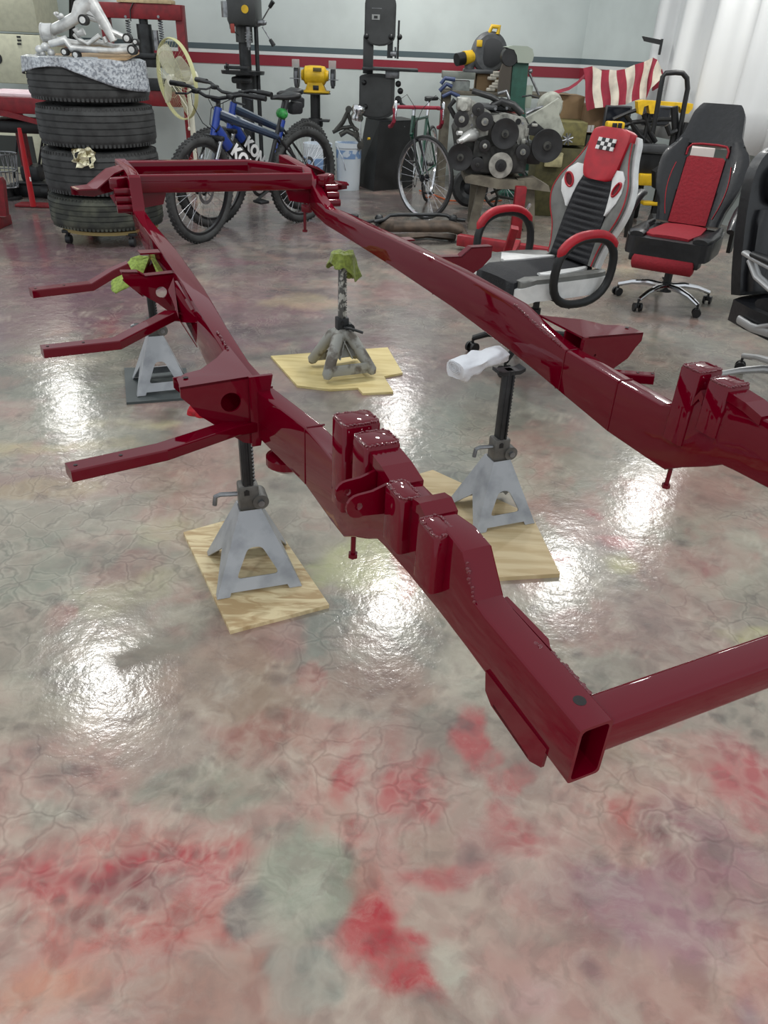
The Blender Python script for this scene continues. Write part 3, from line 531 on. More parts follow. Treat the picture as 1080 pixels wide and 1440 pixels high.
# body mount brackets at the firewall, with round lightening hole, plus outrigger arms
def outrigger(s_, pts, w, h, name='outrigger_arm'):
    q = MB(); P3 = [FP(*p) for p in pts]; rings = []
    for i, p in enumerate(P3):
        d = (P3[min(i + 1, len(P3) - 1)] - P3[max(i - 1, 0)]).normalized(); x = d.cross(WD).normalized(); y = x.cross(d)
        rings.append([p + x * a + y * b for a, b in rrect(w / 2, h / 2, .003, 2)])
    q.loft(rings); o = q.build(name, RED, truck, smooth=20)
    hq = MB()
    for t in (.08, .55): p = P3[-1].lerp(P3[-2], t); hq.cyl(p + WD * (h / 2 - .001), p + WD * (h / 2 + .0012), .004, n=8)
    hq.build('bolt_hole', mat('hole_black', (14, 8, 10), .6), o); return o
for s_ in (-1, 1):
    E1 = .50 if s_ < 0 else .449
    # large firewall bracket
    face = [(E1, .207), (.668, .200), (.668, .175), (.650, .155), (.63, .125), (E1 + .03, .040), (E1, .030)]
    hc = (E1 + .055, .148); hr_ = .024 if s_ < 0 else .004; hole = [(hc[0] + hr_ * cos(t), hc[1] + hr_ * sin(t)) for t in [2 * pi * k / 20 for k in range(20)]]
    q = MB(); tri = tessellate_polygon([[Vector((a, b, 0)) for a, b in face], [Vector((a, b, 0)) for a, b in hole]]); al = face + hole; n_ = len(al)
    q.add([FP(-.222, s_ * a, b) for a, b in al] + [FP(-.228, s_ * a, b) for a, b in al], [tuple(t) for t in tri] + [tuple(i + n_ for i in t[::-1]) for t in tri] + [(i, (i + 1) % 7, n_ + (i + 1) % 7, n_ + i) for i in range(7)] + [(7 + i, 7 + (i + 1) % 20, n_ + 7 + (i + 1) % 20, n_ + 7 + i) for i in range(20)])
    top = [(-.222, E1), (-.222, .668), (-.275, .664), (-.300, .64), (-.315, .60), (-.36, .55), (-.42, E1 + .012), (-.44, E1)]
    q.prism([FP(a, s_ * b, .207 if b < .6 else .200) for a, b in top], WD * -.006)
    q.prism([FP(-.222, s_ * (E1 - .045 if s_ < 0 else E1), .208), FP(-.222, s_ * (E1 + .012), .208), FP(-.222, s_ * (E1 + .012), .03), FP(-.222, s_ * (E1 - .01), .03)], UD * .010)
    q.prism([FP(-.30, s_ * a, b - .008) for a, b in face], UD * -.006)
    br = q.build('firewall_bracket', RED, truck, smooth=30)
    hq = MB(); hq.cyl(FP(-.268, s_ * .645, .2025), FP(-.268, s_ * .645, .2035), .006, n=10); hq.build('bolt_hole', mat('hole_black', (14, 8, 10), .6), br)
    outrigger(s_, [(-.235, s_ * .50, .078), (-.205, s_ * .56, .090), (-.095, s_ * .740, .112), (-.06, s_ * .93, .115)] if s_ < 0 else [(-.20, .43, .115), (-.06, .47, .15), (-.01, .53, .155)], .044 if s_ < 0 else .03, .026)
    # middle bracket with arm
    q = MB(); Ei = .51 if s_ < 0 else .449
    q.prism([FP(-.78, s_ * Ei, .09), FP(-.84, s_ * (Ei + .035), .16), FP(-1.0, s_ * (Ei + .03), .2), FP(-1.06, s_ * Ei, .22), FP(-1.06, s_ * Ei, .11)], WD * -.006)
    q.prism([FP(-1.00, s_ * Ei, .225), FP(-.93, s_ * (Ei + .012), .16), FP(-.86, s_ * (Ei + .02), .14), FP(-.72, s_ * Ei, .18), FP(-.72, s_ * Ei, .21)], FP(0, s_ * .008, 0) - FP(0, 0, 0)); q.build('web_gusset', RED, truck, smooth=30)
    outrigger(s_, [(-.92, s_ * (Ei - .02), .135), (-.90, s_ * .56, .150), (-.77, s_ * .735, .125), (-.745, s_ * .93, .130)] if s_ < 0 else [(-.70, s_ * .44, .13), (-.70, s_ * .47, .135), (-.70, s_ * .50, .14)], .042, .026)
    # rear body bracket: tray with cranked front lip
    face = [(Ei - .02, .224), (Ei + .08, .219), (Ei + .10, .232), (.66, .235), (.655, .205), (.63, .18), (.56, .13), (Ei, .085)] if s_ < 0 else [(.449, .222), (.56, .219), (.60, .250), (.69, .250), (.69, .21), (.655, .175), (.56, .12), (.449, .085)]
    hc = (Ei + .035, .165); hole = [(hc[0] + .018 * cos(t), hc[1] + .018 * sin(t)) for t in [2 * pi * k / 18 for k in range(18)]]
    q = MB(); nf = len(face); tri = tessellate_polygon([[Vector((a, b, 0)) for a, b in face], [Vector((a, b, 0)) for a, b in hole]]); al = face + hole; n_ = len(al); U0 = -1.10
    q.add([FP(U0, s_ * a, b) for a, b in al] + [FP(U0 - .006, s_ * a, b) for a, b in al], [tuple(t) for t in tri] + [tuple(i + n_ for i in t[::-1]) for t in tri] + [(i, (i + 1) % nf, n_ + (i + 1) % nf, n_ + i) for i in range(nf)] + [(nf + i, nf + (i + 1) % 18, n_ + nf + (i + 1) % 18, n_ + nf + i) for i in range(18)])
    for (a0, w0_), (a1, w1_) in zip(face[:3], face[1:4]):
        q.prism([FP(U0, s_ * a0, w0_), FP(U0, s_ * a1, w1_), FP(U0 - .035, s_ * a1, w1_), FP(U0 - .035, s_ * a0, w0_)], WD * -.005)
    q.prism([FP(-1.62, s_ * (Ei - .02), .225), FP(-1.45, s_ * (Ei + .01), .19), FP(-1.30, s_ * (Ei + .06), .17), FP(-1.135, s_ * .655, .205), FP(-1.135, s_ * .60, .15), FP(-1.3, s_ * Ei, .13), FP(-1.6, s_ * (Ei - .02), .15)], WD * -.005)
    q.prism([FP(-1.42, s_ * (Ei - .02), .226), FP(-1.42, s_ * (Ei + .05), .226), FP(-1.37, s_ * (Ei + .05), .226), FP(-1.37, s_ * (Ei - .02), .226)], WD * -.005)
    q.build('body_bracket', RED, truck, smooth=30)
    if s_ < 0: outrigger(s_, [(-1.38, s_ * .60, .185), (-1.38, s_ * .655, .165), (-1.36, s_ * .735, .130), (-1.32, s_ * .925, .130)], .042, .026)
# underside round bushing by the firewall
q = MB(); q.lathe([(.035, 0), (.05, .01), (.05, .03), (.03, .045)], 20, Matrix.Translation(FP(-.17, -.44, .025)) @ RX(pi)); q.build('bushing_cup', RED, truck)
# ---------------------------------------------------------------- jack stands
def jack_stand(loc, rz, zneck, ztop, B, label, m=GALV, postm=DKSTEEL, old=False):
    t = thing('jack_stand', label, 'jack stand', (loc[0], loc[1], loc[2] + .0015), rz, 'jack stands under the truck frame')
    b, nk = B / 2, 0.030; hgt = zneck; th = 0.004
    base = MB()
    def fp(x, z, out):  # maps a face coordinate (x across at given z) onto the sloped face
        k = 1 - z / hgt; hb = nk + (b - nk) * k; return hb
    slope = math.atan((b - nk) / hgt); L_ = math.hypot(hgt, b - nk)
    if not old:
        outer = [(-b, 0), (-b + .035, 0), (-b + .04, .012), (b - .04, .012), (b - .035, 0), (b, 0), (nk, L_), (-nk, L_)]
        def rnd_poly(pts, r):
            res = []; n = len(pts)
            for i in range(n):
                p, a, c = Vector(pts[i]), Vector(pts[i - 1]), Vector(pts[(i + 1) % n]); d0, d1 = (a - p).normalized(), (c - p).normalized()
                for t_ in (0, .33, .67, 1): A_ = p + d0 * r * (1 - t_); B_ = p + d1 * r * t_; res.append(tuple(A_.lerp(B_, t_)) if False else tuple((A_ * (1 - t_) + B_ * t_)))
            return res
        hole = rnd_poly([(-b * .50, .048), (b * .50, .048), (b * .16, L_ * .56), (-b * .16, L_ * .56)], .014)
        for k, (hol, out_) in enumerate((([hole], outer), ([], None), ([hole], outer), ([], None))):
            if out_ is None: out_ = [(-b, 0), (-b + .022, 0), (0, L_ * .40), (b - .022, 0), (b, 0), (nk, L_), (-nk, L_)]
            M = RZ(k * pi / 2) @ T(0, -b, 0) @ RX(-slope)
            base.plate(out_, th, hol, M)
    else:
        for k in range(4):
            a = pi / 4 + k * pi / 2; c = Vector((cos(a), sin(a), 0)); x, y = MB().frame(Vector((0, 0, 0)), c)
            base.tube([c * b * 1.36 + Vector((0, 0, .012)), c * b * 1.30 + Vector((0, 0, .028)), c * .05 + Vector((0, 0, hgt * .9)), Vector((0, 0, hgt))], [.012, .024, .028, .030], 10)
        base.box((0, -b * .92, .045), (B * .8, .012, .05), b=.004); base.box((0, b * .92, .045), (B * .8, .012, .05), b=.004)
        base.box((b * .92, 0, .045), (.012, B * .8, .05), b=.004)
        for k in range(4):
            M = RZ(k * pi / 2); base.plate([(-.03, hgt * .98), (.03, hgt * .98), (b * .55, hgt * .45), (-b * .55, hgt * .45)], .004, (), M @ T(0, -b * .55, 0) @ RX(-slope * .9) @ T(0, 0, 0))
    base.build('base', m, t, world=False, smooth=20 if not old else 40)
    hd = MB(); zc = hgt
    hd.box((0, 0, zc + .032), (.054, .046, .076), b=.006); hd.cyl((.030, -.029, zc + .020), (.030, .029, zc + .020), .022, n=18)
    c = hd.build('collar', mat('collar_grey', (112, 110, 106), .5, .4, vary=.2) if not old else DKSTEEL, t, world=False)
    sl = MB(); sl.box((-.006, -.0235, zc + .05), (.014, .002, .014)); sl.box((-.006, -.0242, zc + .054), (.006, .002, .012)); sl.build('collar_slot', BLACK, c, world=False)
    bt = MB(); bt.cyl((.030, -.038, zc + .020), (.030, .038, zc + .020), .009, n=10); bt.build('pivot_bolt', STEEL, c, world=False)
    hl = MB(); hl.tube([(-.03, -.010, zc + .045), (-.075, -.012, zc + .05), (-.088, -.012, zc + .046), (-.092, -.012, zc + .02)] if not old else [(.0, -.03, zc + .03), (.02, -.05, zc + .03), (.075, -.07, zc + .012)], .0065, 8); hl.build('handle', STEEL if not old else DKSTEEL, t, world=False)
    ps = MB(); z0 = zc + .02; pw = .019
    ps.box((0, 0, (z0 + ztop) / 2), (pw * 1.55, .032, ztop - z0), b=.004); ps.box((-.006, -.0175, (z0 + ztop) / 2), (.010, .006, ztop - z0), b=.002); ps.box((.009, -.0175, (z0 + ztop) / 2), (.006, .006, ztop - z0), b=.002)
    n = int((ztop - z0 - .02) / .011)
    for k in range(n):
        z = z0 + .01 + k * .011; ps.prism([(.0145, -.010, z), (.021, -.010, z + .006), (.0145, -.010, z + .008)], (0, .02, 0))
    ps.build('ratchet_post', postm, t, world=False)
    sd = MB(); sd.plate([(-.045, ztop + .006), (-.045, ztop - .004), (-.03, ztop - .012), (.03, ztop - .012), (.045, ztop - .004), (.045, ztop + .006), (.03, ztop), (-.03, ztop)], .04, (), T(0, -.02, 0)); sd.build('saddle', postm, t, world=False)
    return t
YW = rad(20)
jack_stand((-.372, 1.760, .012), rad(19), .216, .462, .236, 'grey jack stand under the near left rail, on the chipboard square')
jack_stand((.352, 2.125, .014), rad(22), .205, .497, .212, 'grey jack stand under the right rail with white cloth on its post')
jack_stand((-1.00, 3.085, .012), rad(22), .225, .520, .225, 'grey jack stand far left, standing on a thin dark sheet')
jack_stand((-.225, 3.33, .012), rad(24), .185, .512, .235, 'old worn grey jack stand under the green towel at centre', OLDGALV, mat('chipped_post', (96, 96, 94), .6, .3, color2=(190, 190, 184), scale=45, thr=(.5, .56)), old=True)
# boards under the stands
def board(pts, th, m, label, name='plywood_board'):
    q = MB(); q.prism([Vector((a, b, 0.0)) for a, b in pts], (0, 0, th)); return tag(q.build(name, m, smooth=0), label, 'board', 'boards under the jack stands')
PLY = mat('plywood', (206, 184, 142), .6, color2=(186, 160, 116), scale=6, thr=(.4, .7)); 
def grain(name, c1, c2, sx, sy, ang, osb=False):
    m = bpy.data.materials.new(name); m.use_nodes = True; nt = m.node_tree; b = nt.nodes['Principled BSDF']; b.inputs['Roughness'].default_value = .6
    tc = nt.nodes.new('ShaderNodeTexCoord'); mp = nt.nodes.new('ShaderNodeMapping'); mp.inputs['Scale'].default_value = (sx, sy, 1); mp.inputs['Rotation'].default_value = (0, 0, ang)
    n = nt.nodes.new('ShaderNodeTexNoise'); n.inputs['Scale'].default_value = 4; n.inputs['Detail'].default_value = 6; n.inputs['Distortion'].default_value = 1.0 if osb else .3
    r = nt.nodes.new('ShaderNodeValToRGB'); r.color_ramp.elements[0].position = .42; r.color_ramp.elements[1].position = .62; r.color_ramp.elements[0].color = lin(c1); r.color_ramp.elements[1].color = lin(c2)
    nt.links.new(tc.outputs['Object'], mp.inputs[0]); nt.links.new(mp.outputs[0], n.inputs['Vector']); nt.links.new(n.outputs['Fac'], r.inputs[0]); nt.links.new(r.outputs[0], b.inputs['Base Color'])
    return m
board([(-.386, 1.487), (-.139, 1.611), (-.39, 2.085), (-.618, 1.934)], .012, grain('chipboard', (222, 204, 162), (180, 152, 110), 2.5, 9, .5, True), 'square of flaky chipboard under the near left jack stand')
board([(.525, 1.797), (.338, 1.765), (.02, 2.30), (.17, 2.40), (.487, 2.12)], .014, grain('pale_plywood', (208, 188, 148), (190, 166, 124), 1.2, 10, .3), 'pale plywood sheet under the right rail jack stand')
board([(-.581, 3.494), (-.017, 3.683), (.06, 3.344), (-.026, 3.29), (.019, 3.112), (-.115, 3.082), (-.14, 3.143), (-.26, 3.11), (-.41, 3.139)], .010, grain('yellow_plywood', (216, 198, 142), (200, 180, 122), 1.5, 8, .8), 'irregular cut plywood piece under the old centre jack stand')
board([(-1.22, 3.262), (-1.091, 2.881), (-.837, 2.96), (-.943, 3.293)], .010, mat('dark_sheet', (72, 78, 78), .5), 'thin dark sheet under the far left jack stand', 'rubber_sheet')
# rags
def cloth(name, label, c, sz, m, seedv, drape=.0, group=None, fold=5.0, sub=1):
    q = MB(); n = 26; vs = []; sx, sy, sz_ = sz
    for i in range(n + 1):
        a = pi * i / n
        for k in range(n * 2):
            t = 2 * pi * k / (n * 2); d = Vector((sin(a) * cos(t), sin(a) * sin(t), cos(a)))
            nn = noise.noise(d * 1.3 + Vector((seedv, 0, 0))) * .45 + .13 * sin(fold * t + 2 * d.z + seedv) * sin(a) + noise.noise(d * 3 + Vector((0, seedv, 0))) * .10
            r = 1 + nn * .75; p = Vector((d.x * sx * r, d.y * sy * r, d.z * sz_ * r))
            if d.z < 0: p.z -= drape * (1 - abs(sin(t * 1.5 + seedv)) * .7) * sin(a)
            vs.append(Vector(c) + p)
    fs = [(i * 2 * n + k, i * 2 * n + (k + 1) % (2 * n), (i + 1) * 2 * n + (k + 1) % (2 * n), (i + 1) * 2 * n + k) for i in range(n) for k in range(2 * n)]
    q.add(vs, fs); return tag(q.build(name, m, smooth=60), label, 'cloth', group)
GREENT = mat('green_microfibre', (132, 146, 62), .95, vary=.2, bump=.5, scale=90, sheen=.3)

def roll_cloth():
    r_c = .036; q = MB(); a, b_ = G(640, 517, .487), G(708, 496, .512); d = (b_ - a); n = 34; rings = []
    for i in range(25):
        t = i / 24; c = a + d * t; ring = []
        side = Vector((d.y, -d.x, 0)).normalized()
        for k in range(n):
            th = 2 * pi * k / n; r1 = r_c * (1 + .22 * noise.noise(Vector((t * 5, cos(th) * 1.5, sin(th) * 1.5)))) * (1 if t < .8 else 1 - (t - .8) * 1.2)
            se = lambda v: (abs(v) ** .6) * (1 if v > 0 else -1)
            p = c + side * (r1 * 1.25 * se(cos(th))) + Vector((0, 0, r1 * .50 * se(sin(th)) + .004 * sin(t * 9 + cos(th) * 3)))
            if sin(th) < -.3 and t < .55: p.z -= .028 * (1 - t / .55) * abs(sin(th)) * (1 + .4 * sin(t * 20 + th))
            ring.append(p)
        rings.append(ring)
    q.loft(rings); o = q.build('folded_cloth', mat('white_cloth', (225, 227, 232), .9, bump=.3, scale=40), smooth=60)
    md = o.modifiers.new('d', 'DISPLACE'); tx = bpy.data.textures.new('wr', 'CLOUDS'); tx.noise_scale = .05; md.texture = tx; md.strength = .012; md.mid_level = .5
    e = MB()
    for r in (.012, .020, .028): e.tube([a - d.normalized() * .003 + Vector((d.y, -d.x, 0)).normalized() * (r * 1.2 * cos(t)) + Vector((0, 0, r * .6 * sin(t))) for t in [6 * k / 16 for k in range(17)]], .0016, 5)
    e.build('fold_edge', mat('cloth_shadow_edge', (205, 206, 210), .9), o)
    tag(o, 'folded white cloth padding the right rail jack stand post', 'cloth')
roll_cloth()
def draped(name, label, top, R0, size, m, seedv, rz=0.0, group=None, folds=5, flare=.35, squash=1.0):
    q = MB(); n, k = 20, 72; vs = []; top = Vector(top)
    for i in range(n + 1):
        for j in range(k):
            a = 2 * pi * j / k; edge = size * min(1 / max(abs(cos(a)), .01), 1 / max(abs(sin(a)), .01), 1.25) * (1 + .30 * sin(a + seedv)); r = edge * i / n
            fold = sin(folds * a + seedv) * .5 + .3 * sin((folds * 2 + 1) * a + seedv * 2)
            over = max(0, r - R0); hr = min(r, R0) + over * (flare + .22 * fold * min(1, over / .05)); hz = -over * (1 - flare * .5) + .006 * noise.noise(Vector((a * 2, r * 30, seedv)))
            w_ = .008 * noise.noise(Vector((cos(a) * hr * 40, sin(a) * hr * 40, seedv + r * 20)))
            vs.append(top + RZ(rz) @ Vector((hr * cos(a) + w_, hr * sin(a) * squash + w_, hz + w_ * .6)))
    fs = [(i * k + j, i * k + (j + 1) % k, (i + 1) * k + (j + 1) % k, (i + 1) * k + j) for i in range(n) for j in range(k)]
    q.add(vs, fs); o = q.build(name, m, smooth=60); md = o.modifiers.new('s', 'SOLIDIFY'); md.thickness = .004; return tag(o, label, 'cloth', group)
draped('shop_towel', 'green microfibre towel draped over the centre jack stand post', (-.225, 3.33, .548), .050, .125, GREENT, 1.3, .4, 'green shop towels', 3, .22)
draped('shop_towel', 'bright green towel draped over the far left jack stand post', (-1.005, 3.085, .548), .05, .125, mat('lime_microfibre', (150, 172, 82), .95, vary=.2, bump=.5, scale=90), 4.1, .2, 'green shop towels', 4, .75)
cloth('shop_rag', 'bright red rag tucked under the near firewall bracket', tuple(V(286, 577, 1.93)), (.040, .030, .016), mat('red_rag', (196, 22, 40), .8, vary=.25, bump=.4, scale=60), 4.2, .008)

# ---------------------------------------------------------------- tyre stack on its dolly
TX, TY = -2.12, 5.85
def tyre(cx, cz, R, wd, m, label, tilt=0.0, chunky=False):
    t = thing('tyre', label, 'tyre', (cx, TY, cz), 0.0, 'tyres in the tall stack')
    h = wd / 2; prof = [(R * .62, -h * .80), (R * .70, -h * .96), (R * .86, -h), (R * .95, -h * .90), (R * .99, -h * .70)]
    for k in range(4):
        z0 = -h * .62 + k * h * .31; prof += [(R, z0), (R, z0 + h * .24), (R * .985, z0 + h * .245), (R * .985, z0 + h * .305)]
    prof += [(R, h * .62), (R * .99, h * .72), (R * .95, h * .90), (R * .86, h), (R * .70, h * .96), (R * .62, h * .80), (R * .60, 0)]
    q = MB(); M = RX(tilt) @ RY(tilt * .5)
    q.lathe(prof, 56, M, closed=True); b = q.build('carcass', m, t, world=False, smooth=25)
    tr = MB()
    for k in range(84):
        a = 2 * pi * k / 84
        for s_ in (-1, 1): tr.box((R * .965, 0, s_ * h * .80), (R * .022, .016, h * .26), M @ RZ(a + .02 * s_) @ T(0, 0, 0))
    o = tr.build('shoulder_tread', m, t, world=False, smooth=0); o['kind'] = 'stuff'
    return t
for cx, z0, z1, R, m, lb in ((TX - .01, .15, .345, .395, DUSTY, 'dusty scuffed tyre at the bottom of the stack'), (TX + .0, .345, .625, .395, RUBBER, 'black tyre second from the bottom of the stack, crumpled packet against it'), (TX + .01, .645, .895, .39, RUBBER, 'black ribbed tyre second from the top of the stack'), (TX - .005, .915, 1.155, .39, RUBBER, 'black tyre topmost in the stack under the bubble wrap')):
    if z0 == .15: z0, z1 = .115, .335
    tyre(cx, (z0 + z1) / 2, R, z1 - z0, m, lb)
q = MB(); a_, b2 = V(206, 233, 5.50), V(222, 242, 5.50); q.box(((a_.x + b2.x) / 2, 5.5, (a_.z + b2.z) / 2), (b2.x - a_.x, .004, a_.z - b2.z)); stq = q.build('paper_label', WHITEV, bpy.data.objects['tyre.001'], label='white and red paper label')
q = MB(); a_, b2 = V(209, 235.5, 5.495), V(219, 239, 5.495); q.box(((a_.x + b2.x) / 2, 5.495, (a_.z + b2.z) / 2), (b2.x - a_.x, .004, a_.z - b2.z)); q.build('red_print', REDV, stq)
dl = thing('wheeled_dolly', 'low wheeled dolly carrying the stack of tyres', 'dolly', (TX, TY, 0))
q = MB(); q.lathe([(.34, .085), (.34, .108), (.05, .108), (.05, .085)], 32, T(TX, TY, 0), closed=True); q.build('platform', mat('dolly_wood', (170, 150, 96), .6), dl)
for k in range(4):
    a = k * pi / 2 + .75; x, y = TX + .33 * cos(a + pi), TY + .33 * sin(a + pi)
    q = MB(); q.box((x, y, .085), (.07, .05, .02), b=.004); q.box((x, y, .06), (.012, .045, .04)); q.cyl((x - .018, y, .032), (x + .018, y, .032), .031, n=18); q.build('caster', DKSTEEL, dl)
# plastic wrap on top
WRAP = mat('bubble_wrap', (186, 192, 198), .18, color2=(128, 134, 142), scale=55, thr=(.45, .6), bump=.9)
q = MB(); n = 40; m_ = 14; vs = []
for j in range(m_ + 1):
    for i in range(n + 1):
        t = i / n; a = pi * (1.08 + .90 * t)
        f = j / m_
        if f < .4: r = .10 + f / .4 * .30; z = 1.168 + .006 * noise.noise(Vector((t * 9, f * 4, 0)))
        else:
            g = (f - .4) / .6; r = .405 + .012 * sin(t * 26) * g; z = 1.166 - g * (.07 + .13 * max(0, t - .45) / .55 + .02 * sin(t * 9 + 1) + .05 * max(0, .12 - t) * 4)
        vs.append(Vector((TX + r * cos(a), TY + r * sin(a), z)))
q.add(vs, [(j * (n + 1) + i, j * (n + 1) + i + 1, (j + 1) * (n + 1) + i + 1, (j + 1) * (n + 1) + i) for j in range(m_) for i in range(n)])
o = q.build('bubble_wrap', WRAP, smooth=60); md = o.modifiers.new('s', 'SOLIDIFY'); md.thickness = .004; tag(o, 'shiny bubble wrap sheet draped over the topmost tyre', 'wrap')
CAST = mat('cast_aluminium', (218, 219, 217), .42, .35, vary=.2, scale=14, bump=.12)
q = MB(); q.prism([V(70, 83, 5.6), V(130, 86, 5.55), V(178, 85, 5.6), V(196, 76, 5.8), V(180, 76, 6.0), V(75, 78, 6.0)], (0, 0, .012)); tag(q.build('cardboard_sheet', mat('cardboard', (176, 148, 112), .8, vary=.12), smooth=0), 'tan cardboard sheet between bubble wrap and aluminium arms', 'cardboard')
# cast aluminium suspension arms on top of the stack
sp = thing('suspension_subframe', 'silver cast aluminium subframe with triangular arms on top of the tyre stack', 'car part', (TX, TY, 1.18))
YA = 5.75
def vt(q, pts, Y, r, sx=1.0, n=8): q.tube([V(a, b, Y + (c[0] if c else 0)) for a, b, *c in pts], r, n, sx=sx)
q = MB(); vt(q, [(70, 44), (88, 36), (108, 24), (118, 12), (128, 2)], YA, [.03, .034, .035, .045, .05]); vt(q, [(126, 0), (137, 18), (150, 38), (160, 58)], YA, [.045, .04, .032, .026]); vt(q, [(100, 28), (118, 22), (140, 28)], YA, .02)
q.prism([V(104, 2, YA - .03), V(128, -8, YA - .03), V(140, 26, YA - .03), (V(118, 18, YA - .03)), V(96, 34, YA - .03)], (0, .07, 0)); q.build('yoke', CAST, sp, smooth=50)
q = MB(); q.cyl(V(61, 46, YA), V(75, 46, YA), .052, n=20); q.cyl(V(60, 46, YA), V(62, 46, YA), .056, n=20); q.build('bushing_tube', CAST, sp)
for a, b_ in (((140, 36), (187, 58)), ((146, 52), (150, 60))):
    q = MB(); vt(q, [a, ((a[0] + b_[0]) / 2, (a[1] + b_[1]) / 2), b_], YA, .016); q.build('link_rod', CAST, sp)
q = MB(); vt(q, [(70, 62), (92, 56), (100, 68), (130, 70), (160, 72), (184, 70)], YA - .08, [.02, .026, .022, .018, .018, .024], n=10); q.build('control_arm', CAST, sp, smooth=60)
q = MB(); vt(q, [(76, 58), (110, 62), (140, 60), (160, 66), (186, 66)], YA + .05, [.03, .022, .02, .018, .02]); q.build('control_arm', CAST, sp, smooth=60)
q = MB(); vt(q, [(104, 48), (112, 56), (124, 62), (140, 50)], YA - .04, .014); vt(q, [(106, 40), (110, 48), (118, 44)], YA - .05, .022); q.build('cross_web', CAST, sp, smooth=60)
q = MB()
for a, b_, r in ((56, 70, .03), (64, 66, .03), (60, 76, .022), (72, 74, .026), (52, 80, .02), (86, 22, .016), (80, 19, .012)): q.sphere(V(a, b_, YA - .05), (r, r, r * .9), 10); q.build('ball_joint', CAST, sp, smooth=50); q = MB()
vt(q, [(76, 18), (84, 26), (90, 24)], YA, .010); vt(q, [(53, 76), (50, 88)], YA - .05, .014); q.build('joint_stem', CAST, sp, smooth=50)
for a, b_, r in ((178, 54, .028), (185, 70, .030), (106, 77, .024), (90, 73, .022), (116, 28, .030), (190, 59, .018)):
    q = MB(); c = V(a, b_, YA - .11); q.cyl(c, c + Vector((0, .05, 0)), r, n=18); o = q.build('bushing', mat('bushing_black', (30, 30, 30), .6), sp)
    q = MB(); q.cyl(c - Vector((0, .004, 0)), c + Vector((0, .01, 0)), r * .62, n=16); q.cyl(c - Vector((0, .007, 0)), c, r * .25, n=10); q.build('sleeve', CAST, o)
# crumpled packet on the tyre
q = MB(); rnd = random.Random(5); nx_, nz_ = 7, 6; vs = []
for j in range(nz_ + 1):
    for i in range(nx_ + 1):
        p_ = V(99 + 31 * i / nx_ + rnd.uniform(-2, 2), 236 - 27 * j / nz_ + rnd.uniform(-2, 2), 5.40); dx = p_.x - TX; rr_ = .40
        yy = TY - math.sqrt(max(0.0, rr_ * rr_ - dx * dx)); vs.append(Vector((p_.x, yy - .004 - rnd.uniform(0, .03), p_.z)))
q.add(vs, [(j * (nx_ + 1) + i, j * (nx_ + 1) + i + 1, (j + 1) * (nx_ + 1) + i + 1, (j + 1) * (nx_ + 1) + i) for j in range(nz_) for i in range(nx_) if (i * 7 + j * 5) % 9 not in (0, 4) or 1 < i < 5 and 0 < j < 5])
o = q.build('crumpled_packet', mat('cream_paper', (224, 220, 190), .35, color2=(120, 110, 74), scale=26, thr=(.5, .58)), smooth=0); md = o.modifiers.new('s', 'SOLIDIFY'); md.thickness = .003
tag(o, 'crumpled cream and gold packet stuck to the second lowest tyre', 'packet')
# ---------------------------------------------------------------- bicycles
def wheel(name, c, R, tr, par, spoke_n, rim_m, tyre_m, rotz=0.0, rimw=.012, disc=False):
    wh = MB(); M = T(*c) @ RZ(rotz) @ RX(pi / 2)
    prof = [(R - tr + tr * cos(a), tr * .95 * sin(a)) for a in [2 * pi * k / 12 for k in range(12)]]
    wh.lathe(prof, 48, M, closed=True); t = wh.build(name, tyre_m, par, world=False, smooth=60)
    rm = MB(); r0 = R - 2 * tr; rm.lathe([(r0 + .004, -rimw), (r0 + .004, rimw), (r0 - .014, rimw * .8), (r0 - .014, -rimw * .8)], 48, M, closed=True); rm.build('rim', rim_m, t, world=False)
    if tr > .02:
        kn = MB()
        for k in range(64):
            a = 2 * pi * k / 64
            for s_ in (-1, 0, 1): kn.box((R - .0 - abs(s_) * .004, 0, s_ * tr * .5), (.007, .014, tr * .35), M @ RZ(a + (.04 if s_ else 0)))
        o = kn.build('tread_knobs', tyre_m, t, world=False, smooth=0); o['kind'] = 'stuff'
    hb = MB(); hb.cyl((0, 0, -.04), (0, 0, .04), .018, n=14, M=M); hb.cyl((0, 0, -.032), (0, 0, -.028), .03, n=14, M=M); hb.cyl((0, 0, .028), (0, 0, .032), .03, n=14, M=M); hb.build('hub', DKSTEEL, t, world=False)
    for k in range(spoke_n):
        a = 2 * pi * k / spoke_n; s_ = 1 if k % 2 else -1; a2 = a + (.5 if (k // 2) % 2 else -.5)
        sp_ = MB(); sp_.cyl((.028 * cos(a2), .028 * sin(a2), s_ * .03), ((r0 - .01) * cos(a), (r0 - .01) * sin(a), s_ * .003), .0013, n=4, caps=False, M=M); sp_.build('spoke', CHROME, t, world=False, smooth=0)
    if disc:
        d = MB(); d.lathe([(.085, -.05), (.085, -.047), (.06, -.047), (.06, -.05)], 28, M, closed=True)
        for k in range(5):
            a = 2 * pi * k / 5; d.box((.04, 0, -.0485), (.05, .008, .002), M @ RZ(a))
        d.build('brake_disc', STEEL, t, world=False)
    return t
